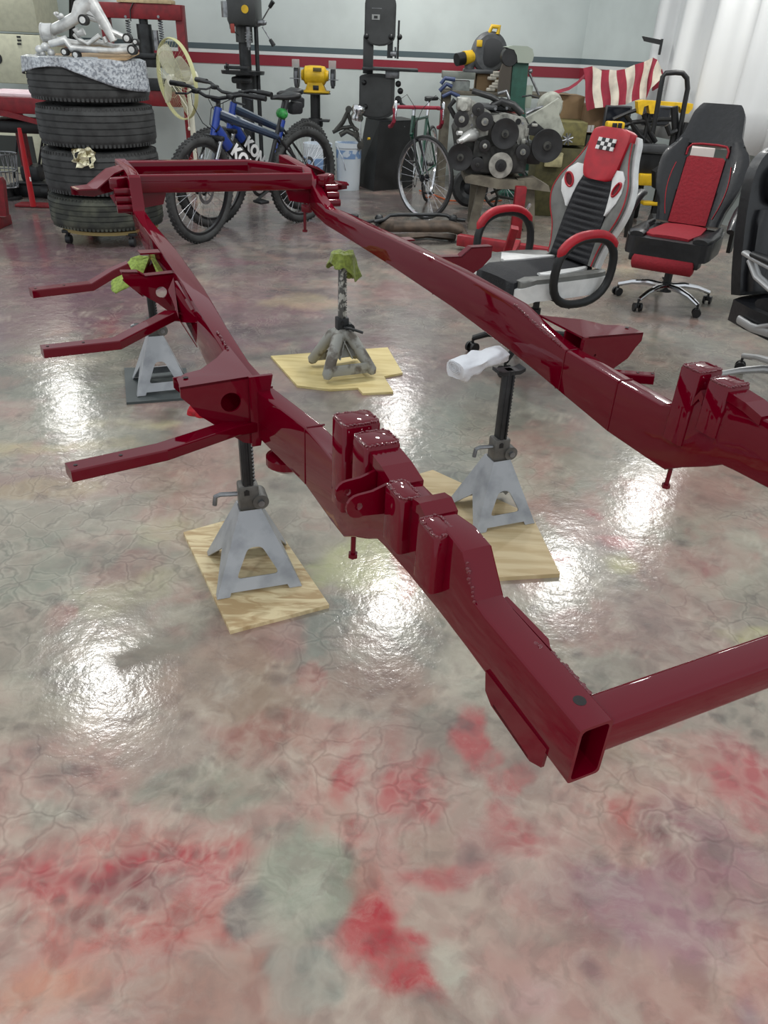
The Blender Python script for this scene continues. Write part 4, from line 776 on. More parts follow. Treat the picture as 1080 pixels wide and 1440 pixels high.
def mtb(loc, rz, steer, label, green=False, c1=(22, 46, 74), c2=(30, 62, 150)):
    t = thing('mountain_bike', label, 'bicycle', loc, rz, 'blue mountain bikes'); t.rotation_euler.x = -.07
    fr_m = mat('bike_dark_blue', c1, .3, .2, .6); bl = mat('bike_blue', c2, .3, .1, .6); blk = mat('bike_black', (24, 25, 28), .35, 0, .3)
    R = .365; rh = Vector((0, 0, R)); fh = Vector((1.10, 0, R)); bb = Vector((.43, 0, .32)); st = Vector((.30, 0, .70)); hb = Vector((.91, 0, .74)); ht = Vector((.87, 0, .88))
    q = MB(); q.tube([st + Vector((0, 0, -.03)), ht + Vector((.01, 0, -.03))], [.024, .036], 10); q.build('top_tube', fr_m, t, world=False)
    q = MB(); q.tube([bb, bb.lerp(hb, .5), hb + Vector((.0, 0, .02))], [.036, .046, .042], 12, sx=.8); dt = q.build('down_tube', blk, t, world=False)
    q = MB(); a_ = bb.lerp(hb, .55); q.tube([bb.lerp(hb, .74), hb + Vector((-.01, 0, .01))], .0460, 12, sx=.8); q.build('blue_panel', bl, dt, world=False)
    d = (hb - bb).normalized(); M3 = Matrix((d * -1, Vector((0, 0, 1)).cross(Vector((0, 1, 0))) * 0 + Vector((-d.z, 0, d.x)) * -1, Vector((0, -1, 0)))).transposed()
    for s_ in (-1, 1):
        xa = -d if s_ < 0 else d
        # reading direction runs down the tube on the right-hand side
        xa = Vector((-d.x, 0, -d.z)); ya = Vector((d.z, 0, -d.x)) if s_ < 0 else Vector((-d.z, 0, d.x)); za = xa.cross(ya)
        M = Matrix((xa, ya, za)).transposed().to_4x4(); M.translation = bb.lerp(hb, .45) + za * .0375
        text_mesh('KONA', .118, mat('decal_white', (235, 235, 235), .4), dt, M, bold=.006)
    q = MB(); q.tube([bb, st + Vector((-.015, 0, .04))], .017, 10); q.build('seat_tube', bl if green is False else blk, t, world=False)
    q = MB(); q.cyl(st, st + Vector((-.07, 0, .22)), .0135, n=10); sq = q.build('seat_post', blk, t, world=False)
    q = MB(); s0 = st + Vector((-.07, 0, .24)); rings = []
    for x, wv, hv, dz in ((-.13, .055, .018, .012), (-.10, .070, .022, .014), (-.04, .058, .020, .006), (.02, .035, .018, .0), (.09, .022, .016, .002), (.13, .014, .010, -.004)):
        rings.append([s0 + Vector((x, a, b + dz)) for a, b in rrect(wv, hv, min(wv, hv) * .9, 3)])
    q.loft(rings); q.build('saddle', BLACK, t, world=False, smooth=70)
    q = MB(); q.box(tuple(s0 + Vector((-.12, 0, -.075))), (.12, .07, .085), b=.02); q.build('saddle_bag', BMESH, t, world=False)
    q = MB(); q.tube([hb + Vector((.01, 0, -.03)), ht + Vector((0, 0, .01))], .028, 12); q.build('head_tube', bl, t, world=False)
    for s_ in (-1, 1):
        q = MB(); q.tube([bb + Vector((-.03, s_ * .03, 0)), rh + Vector((.0, s_ * .062, 0))], .011, 8); q.build('chain_stay', blk, t, world=False)
        q = MB(); q.tube([st + Vector((0, s_ * .02, -.03)), rh + Vector((0, s_ * .062, 0))], .010, 8); q.build('seat_stay', blk, t, world=False)
    wheel('rear_wheel', rh, R, .030, t, 28, blk, RUBBER, disc=True)
    # steering assembly: everything in front turned about the steering axis
    S = T(*ht) @ RZ(steer) @ T(*(-ht))
    fhs = S @ fh
    wheel('front_wheel', tuple(fhs), R, .030, t, 28, blk, RUBBER, rotz=steer, disc=True)
    q = MB(); crown = hb + Vector((.02, 0, -.04)); q.box((0, 0, 0), (.05, .16, .035), S @ T(*crown), b=.01); fk = q.build('fork_crown', BLACK, t, world=False)
    for s_ in (-1, 1):
        a = S @ (crown + Vector((0, s_ * .065, 0))); b = S @ (fh + Vector((0, s_ * .065, 0))); m1 = a.lerp(b, .42)
        q = MB(); q.cyl(a, m1, .015, n=10); q.build('stanchion', CHROME, fk, world=False)
        q = MB(); q.cyl(m1, b, .021, .017, n=10); q.build('fork_leg', mat('fork_grey', (120, 124, 130), .35, .4), fk, world=False)
    q = MB(); q.tube([S @ ht, S @ (ht + Vector((0, 0, .05))), S @ (ht + Vector((.06, 0, .07)))], .018, 8); q.build('stem', BLACK, t, world=False)
    bar = ht + Vector((.06, 0, .075)); pts = [(-.05, -.40, .04), (-.03, -.22, .04), (0, -.06, 0), (0, .06, 0), (-.03, .22, .04), (-.05, .40, .04)]
    q = MB(); q.tube([S @ (bar + Vector(p)) for p in pts], .012, 8); hbq = q.build('handlebar', BLACK, t, world=False)
    for s_ in (-1, 1):
        q = MB(); q.cyl(S @ (bar + Vector((-.047, s_ * .28, .042))), S @ (bar + Vector((-.052, s_ * .41, .04))), .0175, n=12); g = q.build('grip', BLACK, hbq, world=False)
        q = MB(); q.tube([S @ (bar + Vector((-.02, s_ * .18, .02))), S @ (bar + Vector((.03, s_ * .20, .0))), S @ (bar + Vector((.03, s_ * .30, -.01)))], .007, 6); q.build('brake_lever', DKSTEEL, hbq, world=False)
        q = MB(); q.box((0, 0, 0), (.05, .05, .03), S @ T(*(bar + Vector((-.01, s_ * .15, .02)))), b=.008); q.build('shifter', BLACK, hbq, world=False)
        q = MB(); q.tube([S @ (bar + Vector((.02, s_ * .17, .01))), S @ (bar + Vector((.12, s_ * .08, -.05))), S @ (bar + Vector((.08, s_ * .03, -.16))), hb + Vector((-.03, s_ * .02, -.02))], .003, 5); q.build('cable', BLACK, t, world=False)
    q = MB(); q.lathe([(.085, -.004), (.085, .004), (.06, .004), (.06, -.004)], 30, T(.43, -.05, .32) @ RX(pi / 2), closed=True); q.lathe([(.02, -.05), (.02, .10)], 12, T(.43, 0, .32) @ RX(pi / 2)); cr = q.build('chainring', DKSTEEL, t, world=False)
    for s_ in (-1, 1):
        q = MB(); e = Vector((.43 + s_ * .15, s_ * .075, .32 - s_ * .07)); q.tube([(.43, s_ * .07, .32), e], .010, 8); q.box(tuple(e + Vector((0, s_ * .05, 0))), (.09, .09, .02), b=.005); q.build('crank', BLACK, t, world=False)
    q = MB(); q.tube([(.43, -.05, .38), (0, -.045, .40), (-.03, -.045, .36), (-.01, -.045, .30), (.43, -.05, .255)], .005, 5); q.build('chain', DKSTEEL, t, world=False)
    q = MB(); q.box((-.0, -.06, .27), (.04, .015, .14), b=.006); q.cyl((0, -.067, .31), (0, -.053, .31), .022, n=12); q.cyl((.02, -.067, .22), (.02, -.053, .22), .022, n=12); q.build('derailleur', BLACK, t, world=False)
    if green:
        q = MB(); q.sphere(st + Vector((-.05, .0, .13)), (.045, .05, .04), 12); q.build('green_light', mat('green_plastic', (50, 150, 70), .5, vary=.3, scale=30), t, world=False)
    return t
def heading(a, b): return math.atan2(b[1] - a[1], b[0] - a[0])
F1 = (-1.50, 5.86); R1 = (-.80, 6.74)
ang = heading(R1, F1)
mtb((R1[0], R1[1], 0), ang, .22, 'blue mountain bike nearest the tyre stack with white decals and green seat light', green=True)
F2 = (-1.46, 6.38); R2 = (-.86, 7.30)
mtb((R2[0], R2[1], 0), heading(R2, F2), -.05, 'second blue mountain bike standing just behind the near one')
def road_bike():
    t = thing('road_bike', 'dark green road bike with maroon taped drop handlebars', 'bicycle', (.30, 7.98, 0), heading((.30, 7.98), (.07, 7.03)))
    gr = mat('bike_green', (18, 70, 54), .3, .1, .6); blk = mat('bike_black', (24, 25, 28), .35); tape = mat('maroon_tape', (140, 34, 54), .7)
    R = .335; rh = Vector((0, 0, R)); fh = Vector((.98, 0, R)); bb = Vector((.41, 0, .27)); st = Vector((.25, 0, .76)); hb = Vector((.85, 0, .66)); ht = Vector((.81, 0, .80))
    for nm, a, b, r in (('top_tube', st, ht + Vector((.01, 0, -.03)), .014), ('down_tube', bb, hb, .016), ('seat_tube', bb, st, .014), ('head_tube', hb, ht, .018)):
        q = MB(); q.cyl(a, b, r, n=10); q.build(nm, gr, t, world=False)
    for s_ in (-1, 1):
        q = MB(); q.cyl(bb, rh + Vector((0, s_ * .06, 0)), .009, n=8); q.build('chain_stay', gr, t, world=False)
        q = MB(); q.cyl(st, rh + Vector((0, s_ * .06, 0)), .008, n=8); q.build('seat_stay', gr, t, world=False)
    q = MB(); q.cyl(st, st + Vector((-.04, 0, .13)), .013, n=8); q.build('seat_post', CHROME, t, world=False)
    q = MB(); s0 = st + Vector((-.05, 0, .14)); q.loft([[s0 + Vector((x, a, b)) for a, b in rrect(wv, .015, .013, 2)] for x, wv in ((-.13, .05), (-.1, .065), (0, .03), (.13, .016))]); q.build('saddle', BLACK, t, world=False)
    wheel('rear_wheel', rh, R, .013, t, 24, CHROME, RUBBER)
    S = T(*ht) @ RZ(1.02) @ T(*(-ht)); f2 = S @ fh
    wheel('front_wheel', tuple(f2), R, .013, t, 28, CHROME, RUBBER, rotz=1.02)
    for s_ in (-1, 1):
        q = MB(); q.tube([S @ (hb + Vector((.01, s_ * .03, -.03))), S @ (hb.lerp(fh, .5) + Vector((-.01, s_ * .05, 0))), S @ (fh + Vector((0, s_ * .05, 0)))], [.013, .011, .008], 8); q.build('fork_blade', blk, t, world=False)
    S = T(*ht) @ RZ(.45) @ T(*(-ht))
    q = MB(); q.tube([S @ ht, S @ (ht + Vector((0, 0, .06))), S @ (ht + Vector((.09, 0, .065)))], .013, 8); q.build('stem', CHROME, t, world=False)
    bar = ht + Vector((.09, 0, .07))
    q = MB(); q.tube([S @ (bar + Vector((0, -.19, 0))), S @ (bar + Vector((0, .19, 0)))], .014, 8); hq = q.build('handlebar', tape, t, world=False)
    for s_ in (-1, 1):
        q = MB(); q.tube([S @ (bar + Vector(p)) for p in ((0, s_ * .18, 0), (.06, s_ * .20, .0), (.10, s_ * .20, -.04), (.09, s_ * .205, -.10), (.02, s_ * .21, -.14), (-.05, s_ * .21, -.15))], .016, 8); q.build('drop', tape, hq, world=False)
        q = MB(); q.tube([S @ (bar + Vector(p)) for p in ((.08, s_ * .20, .0), (.12, s_ * .20, .04), (.135, s_ * .20, .0), (.13, s_ * .20, -.08))], [.015, .014, .009, .006], 8); q.build('brake_lever', CHROME, hq, world=False)
        q = MB(); q.tube([S @ (bar + Vector((.12, s_ * .20, .04))), S @ (bar + Vector((.16, s_ * .12, .10))), S @ (bar + Vector((.10, s_ * .03, .0))), hb], .0025, 5); q.build('cable', blk, hq, world=False)
    q = MB(); q.lathe([(.09, -.003), (.09, .003), (.07, .003), (.07, -.003)], 28, T(.41, -.045, .27) @ RX(pi / 2), closed=True); q.build('chainring', CHROME, t, world=False)
    for s_ in (-1, 1):
        q = MB(); e = Vector((.41 + s_ * .12, s_ * .07, .27 - s_ * .11)); q.tube([(.41, s_ * .06, .27), e], .009, 6); q.box(tuple(e + Vector((0, s_ * .05, 0))), (.07, .08, .015)); q.build('crank', BLACK, t, world=False)
road_bike()
# ---------------------------------------------------------------- chairs
def panel(q, rows, f, t, mp, nx=8, bulge=0.0, rib=None):
    """closed sheet: rows (h, xl, xr); front surface pushed f forward, thickness t, mp(x, h, y) -> point"""
    fr = []; bk = []
    for h, xl, xr in rows:
        a = []; b = []
        for i in range(nx + 1):
            s = i / nx; x = xl + (xr - xl) * s; e = math.sin(pi * s) ** .5 if 0 < s < 1 else 0
            yy = f + bulge * e + (rib(h) * e if rib else 0)
            a.append(mp(x, h, yy)); b.append(mp(x, h, f - t))
        fr.append(a); bk.append(b)
    n = nx + 1; m = len(rows); vs = [p for r in fr for p in r] + [p for r in bk for p in r]; o = m * n; fs = []
    for j in range(m - 1):
        for i in range(nx):
            fs.append((j * n + i, j * n + i + 1, (j + 1) * n + i + 1, (j + 1) * n + i)); fs.append((o + j * n + i, o + (j + 1) * n + i, o + (j + 1) * n + i + 1, o + j * n + i + 1))
        for i in (0, nx): fs.append((j * n + i, (j + 1) * n + i, o + (j + 1) * n + i, o + j * n + i))
    for i in range(nx):
        for j in (0, m - 1): fs.append((j * n + i, j * n + i + 1, o + j * n + i + 1, o + j * n + i))
    q.add(vs, fs)
def dense(rows, k=4):
    out = []
    for (h0, a0, b0), (h1, a1, b1) in zip(rows, rows[1:]):
        for i in range(k): t = i / k; s = t; out.append((h0 + (h1 - h0) * t, a0 + (a1 - a0) * s, b0 + (b1 - b0) * s))
    out.append(rows[-1]); return out
def smooth_rows(rows, k=5):
    """Catmull-Rom through the rows"""
    P = [rows[0]] + rows + [rows[-1]]; out = []
    for i in range(1, len(P) - 2):
        for j in range(k):
            t = j / k; c = []
            for d in range(3):
                p0, p1, p2, p3 = P[i - 1][d], P[i][d], P[i + 1][d], P[i + 2][d]
                c.append(.5 * (2 * p1 + (p2 - p0) * t + (2 * p0 - 5 * p1 + 4 * p2 - p3) * t * t + (3 * p1 - p0 - 3 * p2 + p3) * t ** 3))
            out.append(tuple(c))
    out.append(rows[-1]); return out
def sym(rows): return [(h, -w, w) for h, w in rows]
def back_map(z0, y0, tilt, wing=.9, hs=1.0):
    def mp(x, h, f):
        h = h * hs
        y = -f - wing * x * x
        yy = y * cos(tilt) + h * sin(tilt); zz = h * cos(tilt) - y * sin(tilt)
        return Vector((x, y0 + yy, z0 + zz))
    return mp
def star_base(t, m, r=.29, zc=.11, rot=0.0, casters=True, colm=BLACK, ztop=.40):
    q = MB(); q.cyl((0, 0, zc - .03), (0, 0, zc + .03), .040, .034, n=16); hubo = q.build('base_hub', colm, t, world=False)
    q = MB(); q.cyl((0, 0, zc + .02), (0, 0, ztop - .08), .026, n=14); q.cyl((0, 0, ztop - .12), (0, 0, ztop), .016, n=12); q.build('gas_column', colm, t, world=False)
    for k in range(5):
        a = rot + 2 * pi * k / 5; M = RZ(a)
        q = MB(); q.tube([M @ Vector(p) for p in ((.02, 0, zc + .005), (.12, 0, zc + .01), (.22, 0, zc - .005), (r, 0, zc - .035))], [.022, .020, .016, .014], 10); q.build('base_leg', m, t, world=False)
        q = MB(); c = M @ Vector((r, 0, 0)); ax = RZ(a + .9) @ Vector((0, 1, 0))
        q.cyl(c + Vector((0, 0, .035)), c + Vector((0, 0, .078)), .007, n=8)
        for s_ in (-1, 1): q.cyl(c + ax * (s_ * .012) + Vector((0, 0, .027)), c + ax * (s_ * .026) + Vector((0, 0, .027)), .027, n=16)
        q.box(tuple(c + Vector((0, 0, .036))), (.026, .026, .03), b=.005); q.build('caster', BLACK, t, world=False)
def chair_root(label, loc, face, group='office chairs on the right', scale=.93):
    # local front is -y
    rz = math.atan2(face[1], face[0]) + pi / 2
    return thing('office_chair', label, 'chair', (loc[0], loc[1], 0.001), rz, group, scale)
# --- white, grey and red racing chair
def chair_white():
    t = chair_root('grey, white and black racing chair with red headrest and checkered patch', (.69, 3.62), (-.86, -.50), scale=.99)
    Z0 = .47; mp = back_map(Z0, .20, rad(15), .8, .74)
    W = [(0, .175), (.08, .182), (.18, .205), (.28, .245), (.38, .262), (.48, .242), (.56, .200), (.64, .168), (.72, .150), (.76, .128)]
    q = MB(); panel(q, smooth_rows(sym(W)), .0, .03, mp, 12); q.build('back_shell', WHITEV, t, world=False, smooth=50)
    for s_ in (-1, 1):
        rows = [(h, s_ * (w * .52), s_ * (w - .022)) for h, w in W[:-1]]
        q = MB(); panel(q, smooth_rows(rows), .022, .024, mp, 5, .008); q.build('back_side_panel', GREYV, t, world=False, smooth=50)
        q = MB(); edge = [mp(s_ * (w - .020), h, .024) for h, w in smooth_rows([(h, w, 0) for h, w in W[:-1]]) for _ in (0,)] if False else [mp(s_ * (r[1] - .020), r[0], .022) for r in smooth_rows([(h, w, 0) for h, w in W[:-1]])]
        q.tube(edge, .003, 6); q.build('red_piping', REDV, t, world=False)
        # white shoulder inset with red rimmed oval opening
        rows = [(.30, s_ * .128, s_ * .135), (.38, s_ * .120, s_ * .185), (.44, s_ * .112, s_ * .200), (.52, s_ * .09, s_ * .185), (.56, s_ * .08, s_ * .15)]
        q = MB(); panel(q, dense(rows, 3), .034, .012, mp, 5, .004); ins = q.build('shoulder_inset', WHITEV, t, world=False, smooth=50)
        c = (s_ * .158, .455); ov = [(c[0] + .022 * cos(a) + s_ * .012 * sin(a), c[1] + .040 * sin(a)) for a in [2 * pi * k / 24 for k in range(24)]]
        q = MB(); q.tube([mp(x, h, .040) for x, h in ov], .005, 6, closed=True); q.build('red_oval_rim', REDV, ins, world=False)
        q = MB(); q.loft([[mp(x, h, .0385) for x, h in ov], [mp(c[0] + (x - c[0]) * .5, c[1] + (h - c[1]) * .5, .0390) for x, h in ov]]); q.build('oval_opening', mat('dark_red_mesh', (84, 20, 26), .8), ins, world=False, smooth=0)
    rows = [(0, .135), (.10, .132), (.25, .13), (.38, .122), (.46, .108), (.54, .09)]
    q = MB(); panel(q, dense(sym(rows), 16), .030, .02, mp, 10, .008, rib=lambda h: .010 * abs(math.sin(h * pi / .036))); q.build('ribbed_pad', BMESH, t, world=False, smooth=60)
    hr = [(.485, .060), (.50, .088), (.56, .108), (.64, .116), (.72, .120), (.765, .112), (.785, .08)]
    q = MB(); panel(q, smooth_rows(sym(hr)), .042, .05, mp, 12, .014); hd = q.build('headrest', REDV, t, world=False, smooth=60)
    for i in range(5):
        for j in range(3):
            q = MB(); x0 = -.056 + i * .0225; h0 = .655 + j * .0225
            q.loft([[mp(x0 + a, h0 + b, .055 + c) for a, b in ((0, 0), (.0215, 0), (.0215, .0215), (0, .0215))] for c in (.0, .006)])
            q.build('checker_square', WHITEV if (i + j) % 2 == 0 else BLACK, hd, world=False, smooth=0)
    # seat
    def sm(x, d, f): return Vector((x, -.27 + d, .415 + f - .35 * max(0, .06 - d) ** 1.0 + .25 * max(0, abs(x) - .16)))
    SW = [(0, .13), (.02, .19), (.06, .235), (.16, .258), (.30, .262), (.42, .245), (.49, .21)]
    q = MB(); panel(q, smooth_rows(sym(SW)), .02, .075, sm, 12); q.build('seat_shell', WHITEV, t, world=False, smooth=50)
    for s_ in (-1, 1):
        rows = [(h, s_ * (.13 if h > .1 else .11), s_ * (w - .012)) for h, w in SW[1:]]
        q = MB(); panel(q, smooth_rows(rows), .040, .03, sm, 6, .012); q.build('seat_bolster', GREYV, t, world=False, smooth=50)
        q = MB(); panel(q, dense([(.14, s_ * .125, s_ * .150), (.19, s_ * .120, s_ * .215), (.24, s_ * .115, s_ * .20), (.44, s_ * .11, s_ * .125)], 3), .056, .02, sm, 4, .004); q.build('white_wedge', WHITEV, t, world=False, smooth=50)
    q = MB(); panel(q, dense([(-.008, -.13, .13), (.0, -.145, .145), (.08, -.145, .145), (.25, -.125, .125), (.48, -.115, .115)], 4), .048, .085, sm, 10, .008); q.build('seat_pad', BMESH, t, world=False, smooth=60)
    # arms: closed black loops with red pads
    for s_ in (-1, 1):
        x = s_ * .305; pts = [(x, -.17 + .20 * (1 - cos(a)) * .95 - .0, 0) for a in (0,)]
        se = lambda v: (abs(v) ** .82) * (1 if v > 0 else -1)
        loop = [(x - s_ * .012 * (1 - sin(a)), -.01 + .165 * se(cos(a)), .505 + .145 * se(sin(a))) for a in [2 * pi * k / 28 for k in range(28)]]
        q = MB(); q.tube(loop, .019, 10, closed=True, up=(1, 0, 0)); arm = q.build('armrest', BLACK, t, world=False, smooth=60)
        q = MB(); pad = [(x - s_ * .012 * (1 - sin(a)), -.01 + .172 * se(cos(a)), .512 + .152 * se(sin(a))) for a in [rad(28 + 130 * k / 14) for k in range(15)]]
        q.tube(pad, [.010] + [.021] * 13 + [.010], 12, up=(1, 0, 0)); q.build('arm_pad', REDV, arm, world=False, smooth=60)
    q = MB(); q.box((0, .02, .345), (.20, .26, .03), b=.01); q.tube([(.1, -.02, .34), (.25, -.02, .335)], .007, 8); q.build('tilt_mechanism', BLACK, t, world=False)
    q = MB(); q.box((0, .235, .43), (.09, .03, .16), M=None, b=.01); q.build('back_bracket', BLACK, t, world=False)
    star_base(t, BLACK, rot=rad(10), ztop=.34)
chair_white()
# --- black and red racing chair with footrest
def chair_red():
    t = chair_root('black and red racing chair with rolled footrest and chrome base', (1.68, 4.72), (-.52, -.85))
    mp = back_map(.47, .21, rad(18), .7, .90)
    W = [(0, .20), (.1, .215), (.2, .245), (.3, .268), (.40, .272), (.47, .258), (.54, .21), (.60, .178), (.68, .165), (.75, .150), (.80, .115)]
    def wat(h):
        r = smooth_rows([(a, b, 0) for a, b in W], 8); return min(r, key=lambda p: abs(p[0] - h))[1]
    hs = [k * .56 / 24 for k in range(25)]
    for s_ in (-1, 1):
        q = MB(); panel(q, [(h, s_ * (.115 + .01 * h), s_ * wat(h)) for h in hs], .02, .06, mp, 6, .02); q.build('side_wing', LEATHER, t, world=False, smooth=50)
        q = MB(); q.tube([mp(s_ * (wat(h) - .004), h, .012) for h in hs], .0035, 6); q.build('red_piping', REDV, t, world=False)
        q = MB(); q.tube([mp(s_ * (.135 + .05 * sin(h * 6)), h, .044) for h in hs[2:18]], .0025, 6); q.build('seam_piping', REDV, t, world=False)
    q = MB(); panel(q, [(h, -wat(h), wat(h)) for h in [.535 + k * .265 / 14 for k in range(15)]], .025, .065, mp, 12, .012); q.build('head_panel', LEATHER, t, world=False, smooth=50)
    q = MB(); panel(q, dense([(0, -.12, .12), (.2, -.12, .12), (.44, -.118, .118), (.455, -.105, .105)], 5), .028, .05, mp, 10, .008); q.build('center_panel', REDMESH, t, world=False, smooth=50)
    rim = [mp(x, h, .034) for x, h in [(-.125, .455), (-.125, .50), (-.105, .528), (-.05, .536), (.05, .536), (.105, .528), (.125, .50), (.125, .455)]]
    q = MB(); q.tube(rim, .007, 8); q.build('opening_rim', REDMESH, t, world=False, smooth=60)
    def sm(x, d, f): return Vector((x, -.27 + d, .43 + f - .25 * max(0, .05 - d)))
    SW = [(0, .20), (.015, .245), (.05, .262), (.30, .262), (.48, .24)]
    q = MB(); panel(q, dense(sym(SW), 4), .028, .105, sm, 12); q.build('seat_cushion', LEATHER, t, world=False, smooth=50)
    q = MB(); panel(q, dense([(.03, -.10, .12), (.05, -.17, .13), (.2, -.15, .15), (.47, -.13, .13)], 4), .040, .02, sm, 10, .006); q.build('seat_inlay', REDMESH, t, world=False, smooth=50)
    for s_ in (-1, 1):
        q = MB(); panel(q, dense([(.012, s_ * .15, s_ * .235), (.06, s_ * .14, s_ * .255), (.16, s_ * .16, s_ * .255), (.3, s_ * .2, s_ * .255), (.45, s_ * .2, s_ * .235)], 3), .044, .02, sm, 5, .012); q.build('seat_bolster', LEATHER, t, world=False, smooth=50)
    q = MB(); q.tube([(-.19, -.25, .30), (-.18, -.25, .30), (.18, -.25, .30), (.19, -.25, .30)], [.03, .047, .047, .03], 16); fr_ = q.build('footrest', REDMESH, t, world=False, smooth=60)
    for s_ in (-1, 1):
        q = MB(); q.box((s_ * .20, -.22, .325), (.03, .10, .05), b=.008); q.build('footrest_bracket', BLACK, t, world=False)
        x = s_ * .325; q = MB(); q.tube([(x, .22, .63), (x, .14, .635), (x, .04, .61), (x, -.06, .56), (x, -.13, .52)], [.02, .028, .030, .028, .018], 12, sx=1.25); arm = q.build('arm_pad', LEATHER, t, world=False, smooth=60)
        q = MB(); q.prism([(x - .012, .04, .59), (x - .012, -.07, .55), (x - .012, -.02, .38), (x - .012, .05, .38)], (.024, 0, 0)); q.build('arm_support', BLACK, t, world=False)
        q = MB(); q.cyl((x - .02 * s_, .225, .63), (x + .04 * s_, .225, .63), .012, n=12); q.build('arm_bolt', CHROME, arm, world=False)
    q = MB(); q.box((0, .02, .315), (.20, .28, .03), b=.01); q.tube([(-.1, -.05, .31), (-.24, -.08, .30)], .006, 8); q.build('tilt_mechanism', BLACK, t, world=False)
    star_base(t, CHROME, r=.31, rot=rad(38), ztop=.31)
chair_red()
# --- black leather chair with silver loop arms
def chair_black():
    t = chair_root('black padded leather office chair with silver loop arms at the right edge', (1.80, 3.28), (.34, -.94))
    mp = back_map(.45, .22, rad(11), .55, .88)
    W = [(0, .235), (.12, .255), (.3, .27), (.45, .272), (.58, .258), (.67, .215), (.725, .14), (.735, .06)]
    q = MB(); panel(q, smooth_rows(sym(W)), .0, .06, mp, 12, .02); q.build('back_shell', LEATHER, t, world=False, smooth=60)
    for x0, x1 in ((-.215, -.075), (-.07, .07), (.075, .215)):
        q = MB(); panel(q, dense([(.02, x0 * .93, x1 * .93), (.1, x0, x1), (.38, x0, x1), (.43, x0 * .95, x1 * .95)], 5), .034, .03, mp, 8, .022); q.build('back_cushion', LEATHER, t, world=False, smooth=60)
    q = MB(); panel(q, smooth_rows(sym([(.44, .10), (.47, .165), (.55, .19), (.62, .175), (.665, .12)])), .046, .04, mp, 10, .035); q.build('head_cushion', LEATHER, t, world=False, smooth=60)
    def sm(x, d, f): return Vector((x, -.27 + d, .40 + f - .35 * max(0, .07 - d)))
    q = MB(); panel(q, dense(sym([(0, .20), (.03, .25), (.1, .268), (.35, .265), (.49, .24)]), 4), .03, .10, sm, 12, .02); q.build('seat_cushion', LEATHER, t, world=False, smooth=60)
    for yy, lab in ((.09, 0), (.29, 1)):
        q = MB(); q.tube([sm(-.24, yy, .055), sm(0, yy, .058), sm(.24, yy, .055)], [.03, .035, .03], 10, sx=2.2); q.build('seat_roll', LEATHER, t, world=False, smooth=60)
    for s_ in (-1, 1):
        x = s_ * .315
        q = MB(); q.tube([(x * .93, .17, .66), (x, .08, .655), (x, -.06, .64), (x, -.19, .625)], .013, 10, sx=1.7); q.tube([(x, -.19, .625), (x * .99, -.205, .595), (x * .98, -.17, .56), (x * .97, -.07, .55), (x * .97, .05, .585), (x * .95, .12, .64)], .013, 10, sx=1.7)
        q.tube([(x, -.205, .59), (x * .99, -.225, .53), (x * .97, -.19, .43), (x * .94, -.12, .375), (x * .9, .02, .36), (x * .86, .12, .365)], .013, 10, sx=1.7)
        q.tube([(x * .97, -.06, .545), (x * .96, -.13, .52), (x * .95, -.15, .47), (x * .93, -.10, .41), (x * .9, -.02, .375)], .011, 10, sx=1.7)
        arm = q.build('arm_frame', SILVER, t, world=False, smooth=60)
        q = MB(); q.tube([(x, .10, .672), (x, 0, .668), (x, -.13, .655)], [.014, .018, .014], 10, sx=1.7); q.build('arm_pad', BLACK, arm, world=False, smooth=60)
        for p in ((x + .024 * s_, -.19, .618), (x + .024 * s_, -.21, .55), (x * .95 + .024 * s_, -.13, .39)):
            q = MB(); q.cyl(p, (p[0] + .004 * s_, p[1], p[2]), .008, n=10); q.cyl((p[0] - .06 * s_, p[1], p[2]), (p[0] - .04 * s_, p[1], p[2]), .008, n=10); q.build('bolt_recess', BLACK, arm, world=False)
    q = MB(); q.box((0, .02, .30), (.20, .26, .035), b=.01); q.build('tilt_mechanism', BLACK, t, world=False)
    q = MB(); q.tube([(-.08, -.05, .30), (-.20, -.12, .295), (-.30, -.20, .27)], .006, 8); lv = q.build('tilt_lever', BLACK, t, world=False)
    q = MB(); q.tube([(-.27, -.175, .278), (-.35, -.24, .255)], .012, 8); q.build('lever_grip', BLACK, lv, world=False)
    star_base(t, SILVER, r=.33, rot=rad(-60), zc=.12, ztop=.30)
chair_black()
# ---------------------------------------------------------------- left side: cabinet, red table, jack
CREAM = mat('cream_enamel', (196, 196, 172), .45, vary=.06)
YC = 8.6
cab = thing('metal_cabinet', 'tall cream metal cabinet at the left edge behind the red table', 'cabinet', V(20, 200, YC))
def vbox(q, x0, y0, x1, y1, Y, d, b=0.0):         # upright box seen at depth Y whose face covers the pixels, d deep
    a = V(x0, y0, Y); c = V(x1, y1, Y) if y1 is not None else Vector((V(x1, 270, Y).x, Y, 0)); q.box(((a.x + c.x) / 2, Y + d / 2, (a.z + c.z) / 2), (abs(c.x - a.x), d, abs(a.z - c.z)), b=b); return q
z_s = V(30, 45, YC).z; xr = V(57, 60, YC).x; xl = -4.6; zb = V(30, 118, YC).z
q = MB(); q.box(((xl + xr) / 2, YC + .3, (z_s + 2.1) / 2 + .0), (xr - xl, .6, 2.1 - z_s), b=.01); q.build('upper_body', CREAM, cab)
q = MB(); q.box(((xl + xr) / 2, YC + .3, (zb + z_s) / 2 - .01), (xr - xl, .6, z_s - zb - .02), b=.01); q.build('lower_body', CREAM, cab)
q = MB(); q.box(((xl + xr) / 2, YC + .30, .20), (xr - xl, .56, .40), b=.01); q.box((xl + .1, YC + .3, (zb + .4) / 2), (.1, .5, zb - .38)); q.box((xr - .05, YC + .34, (zb + .4) / 2), (.1, .5, zb - .38)); q.build('base_frame', CREAM, cab)
